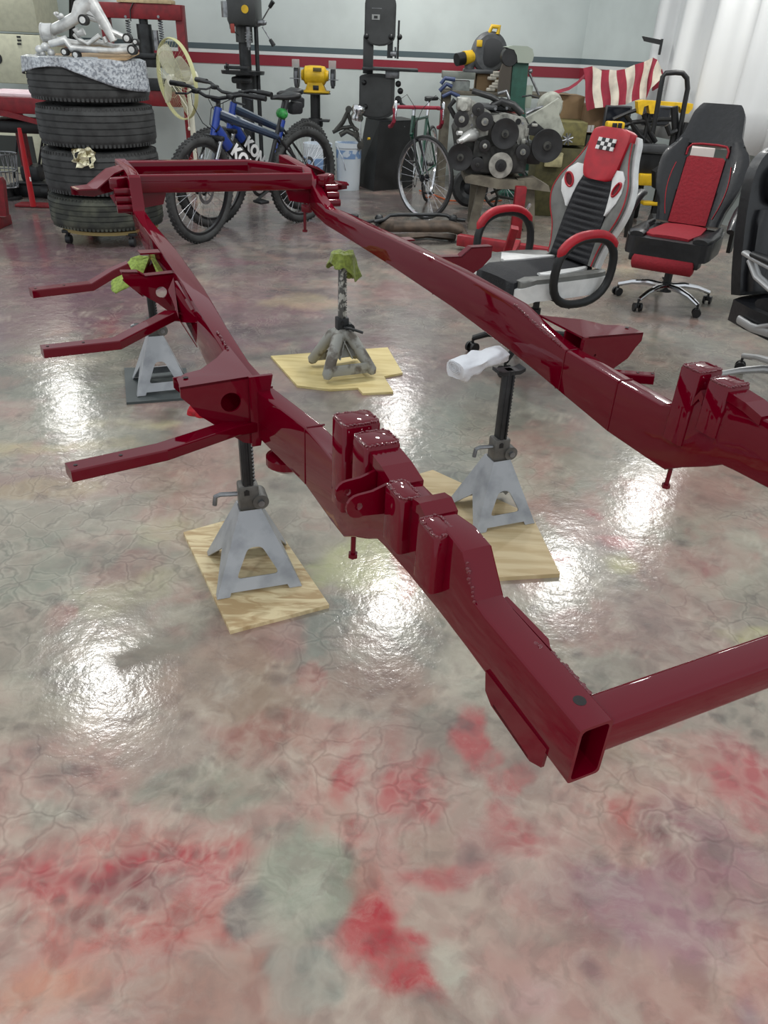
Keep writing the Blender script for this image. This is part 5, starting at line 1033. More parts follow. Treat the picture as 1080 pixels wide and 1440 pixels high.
q = MB(); q.prism([V(54, 175, YC - .05), V(70, 175, YC - .05), V(76, 205, YC - .05), V(82, 272, YC - .05), V(79, 272, YC - .05), V(66, 222, YC - .05)], (0, .02, 0)); q.prism([V(54, 118, YC - .05), V(62, 118, YC - .05), V(70, 176, YC - .05), V(54, 176, YC - .05)], (0, .02, 0)); q.build('side_strip', CREAM, cab, smooth=0)
for i, (a, b_) in enumerate(((26, 52), (27, 57), (27, 62))):
    q = MB(); vbox(q, a - 3, b_ - 1.6, a + 3, b_ + 1.2, YC - .004, .004); q.build('label_mark', BLACK, cab, smooth=0)
q = MB(); c = V(-4, 82, YC); q.cyl(c, c - Vector((0, .01, 0)), .05, n=20); q.build('round_latch', BLACK, cab)
# red work table
YT = 6.9
tab = thing('red_work_table', 'dark red steel work table at the left edge with paper on top', 'table', V(20, 300, YT))
a = V(-40, 140, YT); b_ = V(62, 140, YT); zt = V(30, 137, YT).z; zl = V(30, 160, YT).z
q = MB(); q.box(((a.x + b_.x) / 2, YT + .35, (zt + zl) / 2), (b_.x - a.x, .7, zt - zl), b=.006); q.build('top_frame', MACHRED, tab)
q = MB(); q.prism([V(-40, 150, YT - .02), V(8, 156, YT - .02), V(64, 172, YT - .02), V(64, 178, YT - .02), V(8, 164, YT - .02), V(-40, 158, YT - .02)], (0, .03, 0)); q.build('diagonal_brace', MACHRED, tab)
q = MB(); q.box((V(-6, 200, YT).x, YT + .5, zl / 2), (.07, .07, zl)); q.build('leg', MACHRED, tab)
q = MB(); q.box((b_.x - .05, YT + .66, zl / 2), (.06, .06, zl)); q.build('leg', MACHRED, tab)
q = MB(); c = G(4, 320, 0); q.prism([V(0, 250, c.y), V(4, 256, c.y), V(9, 304, c.y), V(-6, 304, c.y), V(-8, 250, c.y)], (0, .05, 0)); q.box((c.x - .05, c.y, .035), (.12, .30, .07), b=.004); q.build('leg', MACHRED, tab)
q = MB(); q.box(((a.x + b_.x) / 2, YT + .30, zt + .012), (b_.x - a.x - .02, .55, .022), b=.003)
pp = tag(q.build('paper_stack', mat('pinkish_paper', (232, 208, 212), .7, color2=(216, 178, 186), scale=16, thr=(.5, .7))), 'flat stack of pale pink printed sheets on the red table', 'paper')
q = MB(); q.box((V(16, 190, YT).x, YT + .28, zl - .11), (.5, .35, .10), b=.03); tag(q.build('black_case', BLACK, origin=None), 'black case stored under the red work table top', 'case')
bpy.data.objects['black_case'].parent = None
# red floor jack handle, black machine and mesh basket under the table
YJ = 6.75
jk = thing('floor_jack', 'black floor jack with upright red handle under the red table', 'jack', V(45, 288, YJ))
q = MB(); q.tube([V(27, 180, YJ), V(34, 220, YJ), V(40, 252, YJ), V(47, 290, YJ)], [.015, .020, .022, .024], 12); hd = q.build('handle', mat('jack_red', (176, 26, 34), .45), jk)
q = MB(); vbox(q, 41, 249, 44, 255, YJ - .026, .004); q.build('white_sticker', WHITEV, hd, smooth=0)
q = MB(); c = G(50, 290); q.box((c.x, c.y, .012), (.30, .14, .02), b=.004); q.build('foot_plate', MACHRED, jk)
YK = 7.3
q = MB(); vbox(q, 18, 258, 74, 280, YK, .30, b=.03); q.build('frame', BLACK, jk)
q = MB(); vbox(q, 20, 256, 70, 261, YK - .02, .10, b=.006); vbox(q, 24, 232, 56, 258, YK + .05, .2, b=.04); q.build('lift_arm', DKSTEEL, jk)
for px in (24, 68):
    q = MB(); c = V(px, 280, YK); q.cyl((c.x - .03, YK, .06), (c.x + .03, YK, .06), .06, n=18); q.build('wheel', BLACK, jk)
q = MB()
for k, (a_, b2) in enumerate((((60, 196), (52, 250)), ((64, 200), (58, 252)), ((24, 196), (20, 250)))): q.cyl(V(*a_, 7.5), V(*b2, 7.5), .012, n=8)
q.build('strut', BLACK, jk)
q = MB(); vbox(q, -10, 190, 52, 236, 7.9, .03); pn = q.build('backing_panel', mat('dull_green_grey', (62, 66, 62), .6), tab)
bk = thing('speckled_basket', 'speckled wire basket low at the left edge under the table', 'basket', V(8, 262, 7.2))
q = MB()
c0 = V(8, 262, 7.2); c1 = V(8, 216, 7.2); h_ = c1.z - c0.z
for k in range(22):
    a = 2 * pi * k / 22; q.cyl((c0.x + .11 * cos(a), 7.2 + .09 * sin(a), c0.z), (c0.x + .15 * cos(a + .15), 7.2 + .12 * sin(a + .15), c1.z), .0035, n=5)
q.build('wire', STEEL, bk)
for f in (0, .5, 1):
    q = MB(); r = .11 + .04 * f; q.tube([(c0.x + r * cos(2 * pi * k / 24), 7.2 + r * .8 * sin(2 * pi * k / 24), c0.z + h_ * f) for k in range(24)], .006, 6, closed=True); q.build('hoop', STEEL, bk)
q = MB(); q.lathe([(.12, 0), (.12, .02)], 20, T(c0.x, 7.2, 0)); q.cyl((c0.x, 7.2, 0), (c0.x, 7.2, c0.z), .05, n=12); q.build('stand', BLACK, bk)
# ---------------------------------------------------------------- shop press
YP = 9.1
pr = thing('shop_press', 'red H frame shop press standing behind the tyre stack', 'press', V(200, 235, YP))
zt = V(200, 5, YP).z; zt2 = V(200, 27, YP).z; xL = V(153, 60, YP).x; xR = V(257, 60, YP).x
for x in (xL, xR):
    q = MB(); q.box((x, YP, zt / 2), (.085, .10, zt), b=.004); q.build('upright', MACHRED, pr)
    q = MB(); q.box((x, YP, .03), (.09, .55, .06), b=.004); q.build('foot', MACHRED, pr)
q = MB(); q.box(((xL + xR) / 2, YP, (zt + zt2) / 2), (xR - xL + .05, .14, zt - zt2), b=.005); q.build('top_beam', MACHRED, pr)
q = MB(); z0, z1 = V(200, 148, YP).z, V(200, 126, YP).z; q.box(((xL + xR) / 2, YP, (z0 + z1) / 2), (xR - xL, .13, z1 - z0), b=.005); q.build('lower_beam', MACHRED, pr)
q = MB(); z0, z1 = V(200, 124, YP).z, V(200, 112, YP).z; q.box(((xL + xR) / 2 + .05, YP, (z0 + z1) / 2), (.5, .16, z1 - z0 + .03), b=.005); q.build('press_plate', DKSTEEL, pr)
q = MB(); z0, z1 = V(200, 94, YP).z, V(200, 80, YP).z; q.box(((xL + xR) / 2 + .02, YP, (z0 + z1) / 2), (xR - xL - .12, .10, z1 - z0), b=.005); q.build('ram_bar', DKSTEEL, pr)
jx = V(205, 60, YP).x
q = MB(); q.cyl((jx, YP, V(205, 80, YP).z), (jx, YP, V(205, 34, YP).z), .075, n=20); q.cyl((jx, YP, V(205, 36, YP).z), (jx, YP, V(205, 27, YP).z), .045, n=16); q.box((jx, YP, V(205, 78, YP).z), (.22, .18, .05), b=.01); bj = q.build('bottle_jack', DKSTEEL, pr)
q = MB(); q.cyl((jx + .12, YP - .04, V(205, 70, YP).z), (jx + .12, YP - .04, V(205, 42, YP).z), .03, n=12); q.build('pump_cylinder', STEEL, bj)
for px in (184, 229):
    q = MB(); x = V(px, 60, YP).x; z0, z1 = V(px, 66, YP).z, V(px, 28, YP).z
    n = 90; q.tube([(x + .02 * cos(2 * pi * 11 * k / n), YP - .02 + .02 * sin(2 * pi * 11 * k / n), z0 + (z1 - z0) * k / n) for k in range(n + 1)], .006, 5); q.build('return_spring', STEEL, pr)
    q = MB(); q.cyl((x, YP - .075, V(px, 24, YP).z), (x, YP - .065, V(px, 24, YP).z), .013, n=10); q.build('spring_bolt', STEEL, pr)
q = MB(); q.tube([V(190, -2, YP - .07), V(183, 14, YP - .08), V(184, 30, YP - .08)], .006, 6); q.build('hose', BLACK, pr)
q = MB(); q.box(((xL + xR) / 2 + .05, YP, zt + .020), (.55, .16, .035), b=.004); tag(q.build('wood_offcut', mat('pine', (196, 176, 138), .7, vary=.15)), 'pale wood offcut lying on top of the red press', 'wood')
# dark pole behind the subframe
q = MB(); q.cyl(V(99, -20, 9.3), V(99, 220, 9.3), .03, n=10); e = G(99, 250); 
pl = tag(q.build('floor_pole', BLACK), 'dark upright pole against the wall behind the tyre stack', 'pole'); pl.location.z = 0
# ---------------------------------------------------------------- pedestal fan
YF = 8.1
fan = thing('pedestal_fan', 'old cream pedestal fan with clear blades and yellowed rim', 'fan', V(262, 245, YF))
fc = V(249, 112, YF); nrm = Vector((-.70, -.66, -.10)).normalized(); M = Matrix.Translation(fc) @ nrm.to_track_quat('Z', 'Y').to_matrix().to_4x4(); RF = .335
q = MB(); q.lathe([(RF, -.020), (RF + .005, 0), (RF, .020), (RF - .008, .016), (RF - .008, -.016)], 48, M, closed=True); q.build('cage_rim', mat('yellowed_plastic', (206, 204, 150), .5), fan, smooth=60)
for k in range(44):
    q = MB(); a = 2 * pi * k / 44; q.tube([M @ Vector((.06 * cos(a), .06 * sin(a), .075)), M @ Vector((.2 * cos(a), .2 * sin(a), .07)), M @ Vector(((RF - .004) * cos(a), (RF - .004) * sin(a), .02))], .0013, 4); q.build('cage_wire', mat('fan_wire', (196, 194, 160), .4, .3), fan, smooth=0)
for r_ in (.14, .24):
    q = MB(); q.tube([M @ Vector((r_ * cos(2 * pi * k / 32), r_ * sin(2 * pi * k / 32), .072)) for k in range(32)], .002, 4, closed=True); q.build('cage_ring', MATS['fan_wire'], fan)
BL = mat('fan_blade', (222, 220, 196), .35, alpha=.55)
for k in range(4):
    q = MB(); a0 = 2 * pi * k / 4 + .5; rows = []
    for j in range(9):
        r_ = .05 + (RF - .08) * j / 8; wv = .30 + .42 * sin(pi * (j / 8) ** .8) ; rows.append([M @ Vector((r_ * cos(a0 + wv * (i / 6 - .5) * 1.5), r_ * sin(a0 + wv * (i / 6 - .5) * 1.5), .02 + .05 * (i / 6 - .5))) for i in range(7)])
    vs = [p for r in rows for p in r]; q.add(vs, [(j * 7 + i, j * 7 + i + 1, (j + 1) * 7 + i + 1, (j + 1) * 7 + i) for j in range(8) for i in range(6)])
    o = q.build('blade', BL, fan, smooth=60); md = o.modifiers.new('s', 'SOLIDIFY'); md.thickness = .003
q = MB(); q.cyl(M @ Vector((0, 0, .08)), M @ Vector((0, 0, -.04)), .05, n=20); q.cyl(M @ Vector((0, 0, -.03)), M @ Vector((0, 0, -.20)), .075, .055, n=20); q.build('motor', mat('fan_cream', (224, 222, 204), .45), fan)
mb = M @ Vector((0, 0, -.12))
q = MB(); q.cyl((mb.x, mb.y, mb.z - .05), (mb.x, mb.y, .03), .018, n=12); q.cyl((mb.x, mb.y, mb.z - .1), (mb.x, mb.y, .45), .026, n=12); q.build('pole', MATS['fan_cream'], fan)
q = MB(); q.lathe([(.20, 0), (.20, .02), (.04, .05)], 28, T(mb.x, mb.y, 0)); q.build('base', MATS['fan_cream'], fan)
q = MB(); q.tube([M @ Vector((.02, 0, .09)), V(263, 150, YF - .25), V(266, 180, YF - .25)], .004, 5); q.sphere(V(266, 181, YF - .25), (.012, .012, .018), 8); q.build('pull_cord', MATS['fan_cream'], fan)
# ---------------------------------------------------------------- drill press
YD = 9.0
dp = thing('drill_press', 'dark grey floor standing drill press behind the blue bikes', 'drill press', V(353, 245, YD))
cx = V(347, 120, YD).x; zz = lambda py: V(350, py, YD).z
q = MB(); q.cyl((cx, YD, .05), (cx, YD, zz(-10)), .060, n=24); q.build('column', DKSTEEL, dp)
q = MB(); q.box((cx + .02, YD - .1, .03), (.36, .55, .06), b=.012); q.build('base', DKSTEEL, dp)
q = MB(); q.box((cx + .02, YD - .02, (zz(38) + zz(-14)) / 2), (.30, .38, zz(-14) - zz(38)), b=.05); q.cyl((cx, YD, zz(60)), (cx, YD, zz(36)), .085, n=24); hd = q.build('head', mat('machine_charcoal', (58, 60, 60), .45, vary=.2, scale=8), dp)
q = MB(); q.cyl((cx - .12, YD - .12, zz(26)), (cx - .12, YD - .12, zz(4)), .07, n=20); q.build('motor', STEEL, hd)
q = MB(); q.cyl((cx + .07, YD - .16, zz(66)), (cx + .07, YD - .16, zz(38)), .022, n=14); q.cyl((cx + .07, YD - .16, zz(70)), (cx + .07, YD - .16, zz(60)), .010, n=10)
for k in range(4): q.cyl((cx + .07, YD - .16, zz(46 + 4 * k) - .006), (cx + .07, YD - .16, zz(46 + 4 * k) + .006), .032, n=14)
q.build('spindle_chuck', STEEL, hd)
q = MB(); c = Vector((cx + .06, YD - .215, zz(14))); q.cyl(c, c - Vector((0, .01, 0)), .035, n=18); q.build('yellow_dial', YELLOW, hd)
hub = V(367, 32, YD - .12); q = MB(); q.cyl(hub - Vector((.06, 0, 0)), hub + Vector((.03, 0, 0)), .025, n=14); q.sphere(hub + Vector((.035, 0, 0)), .022, 10); q.build('feed_hub', STEEL, hd)
for a_, b2 in (((369, 28), (384, 2)), ((369, 38), (385, 64))):
    q = MB(); A, B = V(*a_, YD - .12), V(*b2, YD - .16); q.cyl(A, B, .007, n=8); h1 = q.build('feed_handle', STEEL, hd); q = MB(); q.cyl(A.lerp(B, .68), B, .017, .022, n=12); q.build('grip', BLACK, h1)
q = MB(); q.tube([V(321, 20, YD - .15), V(324, 40, YD - .2), V(336, 50, YD - .18)], .008, 6); q.build('cable', BLACK, hd)
q = MB(); c = V(327, 40, YD - .2); q.box(tuple(c), (.04, .03, .08), b=.008); q.build('red_switch', mat('switch_red', (150, 60, 50), .5), hd)
q = MB(); q.lathe([(.0, 0), (.215, 0), (.22, .03), (.0, .03)], 36, T(cx - .01, YD - .12, zz(104))); q.cyl((cx, YD, zz(125)), (cx, YD, zz(106)), .11, n=20); q.box((cx - .02, YD - .1, zz(112)), (.2, .22, .06), b=.02); tb = q.build('table', DKSTEEL, dp)
q = MB(); c = V(333, 95, YD - .2); q.box(tuple(c), (.24, .10, .03), b=.004); q.box(tuple(V(320, 97, YD - .22)), (.02, .06, .09), b=.004); q.tube([V(318, 88, YD - .2), V(318, 102, YD - .2)], .006, 6); q.build('drill_vise', DKSTEEL, tb)
q = MB(); q.cyl((cx + .12, YD + .02, .1), (cx + .12, YD + .02, zz(0)), .022, n=12); q.build('rack_post', DKSTEEL, dp)
# ---------------------------------------------------------------- bench grinder on pedestal
YG = 8.9
bg_ = thing('bench_grinder', 'yellow bench grinder bolted to a black pedestal', 'grinder', V(444, 250, YG))
gz = lambda py: V(444, py, YG).z; gx = lambda px: V(px, 110, YG).x; gc = V(443, 106, YG)
q = MB(); M = Matrix.Translation(gc) @ RY(pi / 2); q.lathe([(.045, -.14), (.05, -.12), (.082, -.10), (.088, -.05), (.088, .05), (.082, .10), (.05, .12), (.045, .14)], 28, M); q.build('motor_body', YELLOW, bg_, smooth=40)
q = MB(); z0 = gz(130); q.prism([(gx(434), YG - .06, gz(114)), (gx(453), YG - .06, gz(114)), (gx(458), YG - .06, gz(126)), (gx(461), YG - .06, z0), (gx(427), YG - .06, z0), (gx(430), YG - .06, gz(126))], (0, .12, 0)); q.box((gc.x, YG, z0 + .008), (.30, .17, .018), b=.004); b0 = q.build('grinder_base', YELLOW, bg_)
q = MB(); vbox(q, 440, 120, 448, 127, YG - .068, .01, b=.002); q.build('switch_plate', BLACK, b0)
q = MB(); vbox(q, 440, 95, 452, 101, YG - .095, .01, b=.002); q.build('name_plate', mat('plate_brown', (92, 80, 40), .5), b0)
for s_, r_ in ((-1, .105), (1, .085)):
    q = MB(); x = gc.x + s_ * .185; q.cyl((x - .022, YG, gc.z - .005), (x + .022, YG, gc.z - .005), r_, n=28); wl = q.build('wheel_guard', DKSTEEL, bg_)
    q = MB(); q.cyl((x - .014, YG - .02, gc.z - .03), (x + .014, YG - .02, gc.z - .03), r_ * .95, n=28); q.build('grinding_wheel', mat('grinding_stone', (92, 94, 98), .8), wl)
    q = MB(); q.box((x, YG - .09, gc.z + .10), (.075, .01, .075), RX(0) if False else None, b=.003); q.build('eye_shield', mat('clear_shield', (196, 196, 190), .15, alpha=.45), bg_)
    q = MB(); q.box((x + .01 * s_, YG - .10, gc.z - .03), (.10, .05, .008)); q.build('tool_rest', STEEL, bg_)
q = MB(); q.lathe([(.0, 0), (.16, 0), (.16, .008), (.0, .008)], 32, T(gc.x, YG, z0 - .012)); q.build('pedestal_top', DKSTEEL, bg_)
q = MB(); q.cyl((gc.x, YG, .02), (gc.x, YG, z0 - .01), .052, n=20); q.lathe([(.075, gz(178)), (.08, gz(174)), (.07, gz(166))], 20, T(gc.x, YG, 0)); q.build('pedestal_post', BLACK, bg_)
q = MB(); q.box((gc.x, YG, gz(169)), (.30, .12, .02), b=.006); q.build('tool_tray', DKSTEEL, bg_)
q = MB(); q.lathe([(.21, 0), (.21, .02), (.06, .05)], 28, T(gc.x, YG, 0)); q.build('pedestal_base', BLACK, bg_)
# ---------------------------------------------------------------- bandsaw
YS = 8.75; MCH = MATS['machine_charcoal']
bs = thing('bandsaw', 'tall charcoal vertical bandsaw on a black steel cabinet', 'bandsaw', V(530, 265, YS))
sz = lambda py: V(535, py, YS).z; sxx = lambda px, py=60: V(px, py, YS).x
c0 = G(525, 268); xr_ = V(497, 262, 8.95).x; 
# wedge shaped cabinet, its corner toward the room
top = [V(511, 168, 8.85), V(533, 174, 8.48), V(577, 178, 8.75)]
xs = [(-.40, 8.80), (-.24, 8.42), (.16, 8.75), (.0, 9.12)]
ztop_ = V(525, 172, 8.45).z
q = MB(); k = .90; cxx = sum(a for a, b in xs) / 4; cyy = sum(b for a, b in xs) / 4
lo = [Vector((a * 1.0, b, .0)) for a, b in ((-.47, 8.82), (-.25, 8.42), (.16, 8.75), (-.06, 9.15))]; hi = [Vector((a, b, ztop_)) for a, b in ((-.36, 8.80), (-.21, 8.45), (.16, 8.77), (.01, 9.12))]
q.loft([lo, hi]); cb = q.build('cabinet', mat('cabinet_black', (44, 45, 46), .45, vary=.2, scale=6), bs, smooth=0)
q = MB(); q.loft([[p + Vector((0, 0, 0)) for p in hi], [p + Vector((0, 0, .012)) for p in hi]]); q.build('cabinet_top', DKSTEEL, cb, smooth=0)
q = MB(); p = V(520, 195, 8.50); q.cyl(p, p + Vector((-.02, -.012, 0)), .012, n=10); q.build('brass_knob', YELLOW, cb)
for px, py in ((531, 180), (536, 180), (528, 246), (534, 202), (569, 178)):
    q = MB(); p = V(px, py, 8.55); q.sphere(p, .006, 6); q.build('rivet', STEEL, cb)
# lower wheel housing, table, column, upper wheel housing
def stadium(cx_, z0, z1, hw, r_top, r_bot, n=10):
    pts = []
    for k in range(n + 1): a = pi * k / n; pts.append((cx_ + hw * cos(a), z1 - r_top + r_top * sin(a)))
    for k in range(n + 1): a = pi + pi * k / n; pts.append((cx_ + hw * cos(a), z0 + r_bot + r_bot * sin(a)))
    return pts
cu = sxx(534); hw = (sxx(556) - sxx(513)) / 2
q = MB(); q.plate(stadium(cu, sz(65), sz(-12), hw, .10, .09), .16, (), T(0, YS - .04, 0)); uh = q.build('upper_wheel_cover', MCH, bs, smooth=40)
q = MB(); q.plate(stadium(cu - .005, sz(63), sz(-9), hw - .015, .09, .08), .015, (), T(0, YS - .055, 0)); q.build('cover_door', MCH, uh, smooth=40)
q = MB(); vbox(q, 523, 20, 534, 28, YS - .062, .004); bd = q.build('badge', mat('badge_grey', (150, 152, 150), .4), uh, smooth=0)
q = MB(); vbox(q, 526, 22, 531, 26, YS - .065, .003); q.build('badge_center', BLACK, bd, smooth=0)
q = MB(); vbox(q, 523, 11, 537, 12.2, YS - .062, .003); q.build('vent_line', STEEL, uh, smooth=0)
for px, py in ((515, 51), (550, 52), (562, 52)):
    q = MB(); p = V(px, py, YS - .06); q.sphere(p, .026, 12); q.build('cover_knob', BLACK, uh)
q = MB(); q.box((V(562, 46, YS).x - .01, YS - .05, sz(55)), (.02, .02, .32)); q.build('guide_post', BLACK, bs)
q = MB(); vbox(q, 545, 58, 552, 82, YS, .04); q.build('blade_guard', DKSTEEL, bs)
q = MB(); p = V(553, 76, YS - .02); q.box(tuple(p), (.06, .05, .04), b=.005); q.cyl(V(556, 66, YS - .02), V(556, 82, YS - .02), .01, n=8); q.build('blade_guide', STEEL, bs)
q = MB(); vbox(q, 511, 50, 524, 104, YS + .02, .10, b=.006); q.build('column', MCH, bs)
q = MB(); a_, b2 = V(512, 93, YS + .22), V(588, 100, YS - .25); q.box(((a_.x + b2.x) / 2, YS - .02, sz(96.5)), (b2.x - a_.x, .42, .022), b=.004); q.build('table', DKSTEEL, bs)
q = MB(); q.box((sxx(552, 100), YS - .02, sz(103)), (.14, .16, .08), b=.01); q.build('trunnion', STEEL, bs)
q = MB(); cl = sxx(534, 140) - .03; q.plate(stadium(cl, ztop_ + .012, sz(104), (sxx(558, 140) - sxx(509, 140)) / 2, .03, .07), .20, (), T(0, YS - .06, 0)); lh = q.build('lower_wheel_cover', MCH, bs, smooth=40)
q = MB(); q.plate(stadium(cl - .01, ztop_ + .03, sz(108), (sxx(554, 140) - sxx(511, 140)) / 2, .03, .07), .014, (), T(0, YS - .075, 0)); q.build('cover_door', MCH, lh, smooth=40)
for px, py in ((512, 116), (514, 150)):
    q = MB(); p = V(px, py, YS - .08); q.sphere(p, .024, 12); q.build('cover_knob', BLACK, lh)
for px, py, r_ in ((560, 118, .03), (563, 128, .03), (560, 140, .035)):
    q = MB(); p = V(px, py, YS - .06); q.sphere(p, r_, 10); q.build('adjustment_knob', BLACK, bs)
q = MB(); q.tube([V(562, 138, YS - .1), V(564, 146, YS - .12), V(571, 151, YS - .12)], .016, 8); q.build('tilt_lever', BLACK, bs)
q = MB(); vbox(q, 572, 168, 586, 200, 9.0, .10, b=.006); tag(q.build('switch_box', mat('switch_grey', (84, 86, 86), .5)), 'small grey switch box behind the bandsaw cabinet', 'box'); bpy.data.objects['switch_box'].parent = bs; bpy.data.objects['switch_box'].matrix_parent_inverse = Matrix.Translation(bs.location).inverted()
o = bpy.data.objects['switch_box']
for k_ in ('label', 'category'): del o[k_]
# ---------------------------------------------------------------- pails with suspension arms
pb = thing('white_pail', 'tall white plastic pail beside the bandsaw cabinet holding dark arms', 'pail', V(488, 268, 8.4))
pc = G(489, 268); pc = Vector((pc.x, pc.y + .1, 0)); zt_ = V(489, 200, pc.y).z
q = MB(); q.lathe([(.115, 0), (.13, zt_ * .9), (.14, zt_ * .9), (.14, zt_), (.125, zt_), (.11, .02)], 28, T(pc.x, pc.y, 0)); b1 = q.build('body', mat('pail_white', (206, 214, 220), .4), pb)
q = MB(); q.lathe([(.128, .30), (.1302, .44)], 28, T(pc.x, pc.y, 0)); q.build('blue_print', mat('print_blue', (120, 150, 190), .5, color2=(200, 210, 220), scale=14, thr=(.5, .55)), b1)
q = MB(); q.tube([V(474, 206, pc.y - .14), V(482, 222, pc.y - .16), V(486, 240, pc.y - .15)], .004, 6); q.build('bail', CHROME, pb)
p2 = thing('white_pail', 'short white pail with blue print seen through the bike wheel spokes', 'pail', V(470, 270, 8.0))
pc2 = Vector((-.83, 8.45, 0)); q = MB(); q.lathe([(.125, 0), (.145, .40), (.15, .40), (.15, .43), (.14, .43), (.12, .02)], 28, T(pc2.x, pc2.y, 0)); b1 = q.build('body', MATS['pail_white'], p2)
q = MB(); q.lathe([(.136, .10), (.146, .30)], 28, T(pc2.x, pc2.y, 0)); q.build('blue_print', MATS['print_blue'], b1)
ARM = mat('cast_dark', (74, 74, 70), .5, .3, vary=.3, scale=14, bump=.2)
ca = thing('control_arm', 'dark cast control arm resting across the white pail', 'car part', V(485, 200, 8.35))
q = MB(); YA2 = 8.42
for pts, r_ in ((((472, 184), (482, 172), (489, 158), (492, 152)), .022), (((478, 190), (488, 184), (500, 190), (508, 200)), .025), (((468, 186), (480, 180), (496, 178), (504, 184)), .018), (((489, 158), (493, 172), (500, 184)), .018)): q.tube([V(a, b, YA2) for a, b in pts], r_, 8)
q.build('arm_body', ARM, ca, smooth=60)
for px, py, r_ in ((490, 154, .03), (507, 205, .035), (501, 190, .03)):
    q = MB(); p = V(px, py, YA2 - .03); q.cyl(p, p + Vector((0, .07, 0)), r_, n=16); q.build('bushing', ARM, ca)
cs = thing('chrome_spring_seat', 'shiny chrome cup hanging on the cabinet by the bandsaw', 'car part', V(503, 175, 8.36))
q = MB(); M = Matrix.Translation(V(503, 160, 8.36)) @ RY(.2); q.lathe([(.055, -.06), (.065, -.03), (.05, .0), (.07, .03), (.06, .07), (.03, .08)], 20, M); q.build('cup', CHROME, cs, smooth=60)
q = MB(); q.tube([V(508, 150, 8.33), V(507, 175, 8.33), V(507, 198, 8.33)], .006, 6); q.build('chain', CHROME, cs)
# white plank against the wall behind the bikes
q = MB(); q.box(((V(225, 268, 8.5).x + V(345, 268, 8.5).x) / 2, 8.5, .035), (1.15, .12, .07), b=.006); tag(q.build('white_plank', mat('plank_white', (206, 206, 190), .6)), 'long off-white plank on the floor behind the mountain bikes', 'plank')
# ---------------------------------------------------------------- engine on a timber trestle
YE = 6.62
ALU = mat('engine_alloy', (176, 176, 168), .45, .4, vary=.35, scale=18, bump=.25)
IRON = mat('engine_iron', (84, 84, 80), .55, .35, vary=.35, scale=14, bump=.25)
GREASE = mat('engine_black', (40, 40, 41), .4, .1, vary=.2, scale=16, bump=.2)
eng = thing('engine', 'bare V engine with many belt pulleys sitting on a grey timber trestle', 'engine', V(704, 252, YE + .3))
q = MB(); q.prism([V(a, b, YE + .07) for a, b in ((640, 186), (652, 158), (700, 160), (742, 168), (744, 206), (738, 244), (656, 244), (646, 232))], (0, .55, 0)); q.build('block', IRON, eng, smooth=20)
q = MB(); q.prism([V(a, b, YE + .03) for a, b in ((668, 196), (690, 206), (728, 202), (738, 216), (736, 242), (676, 242), (664, 226))], (0, .08, 0)); q.build('timing_cover', mat('cover_dark', (72, 72, 70), .5, .3, vary=.3), eng, smooth=20)
q = MB(); q.prism([V(a, b, YE + .05) for a, b in ((689, 163), (712, 160), (738, 166), (742, 174), (741, 200), (728, 204), (722, 178), (696, 172))], (0, .34, 0)); hd = q.build('right_head', ALU, eng, smooth=20)
q = MB(); p = V(729, 171, YE + .045); q.cyl(p, p + Vector((0, .02, 0)), .022, n=16); q.build('coolant_port', BLACK, hd)
q = MB(); q.prism([V(a, b, YE + .06) for a, b in ((646, 152), (660, 140), (672, 146), (690, 158), (686, 190), (664, 196), (646, 190))], (0, .35, 0)); q.build('left_head', ALU, eng, smooth=20)
q = MB(); q.prism([V(a, b, YE + .10) for a, b in ((740, 166), (768, 150), (786, 138), (792, 142), (786, 160), (794, 184), (788, 196), (772, 192), (764, 182), (748, 182))], (0, .06, 0)); q.build('bell_bracket', mat('cast_light', (172, 174, 162), .5, .25, vary=.2, scale=14, bump=.2), eng, smooth=20)
q = MB(); M = Matrix.Translation(V(772, 150, YE + .28)) @ RX(pi / 2); q.lathe([(.10, -.02), (.11, .02), (.09, .05), (.03, .06)], 32, M @ RY(.3)); q.build('bell_housing', MATS['cast_light'], eng, smooth=40)
q = MB(); q.prism([V(a, b, YE + .04) for a, b in ((742, 178), (752, 170), (766, 182), (758, 192), (744, 190))], (0, .03, 0)); q.build('alternator_bracket', GREASE, eng, smooth=20)
for a, b, w_, h_ in ((741, 186, 4, 12), (736, 200, 5, 10), (752, 176, 8, 5), (676, 222, 6, 6)):
    q = MB(); vbox(q, a - w_ / 2, b - h_ / 2, a + w_ / 2, b + h_ / 2, YE + .03, .05, b=.006); q.build('casting_boss', ALU, eng)
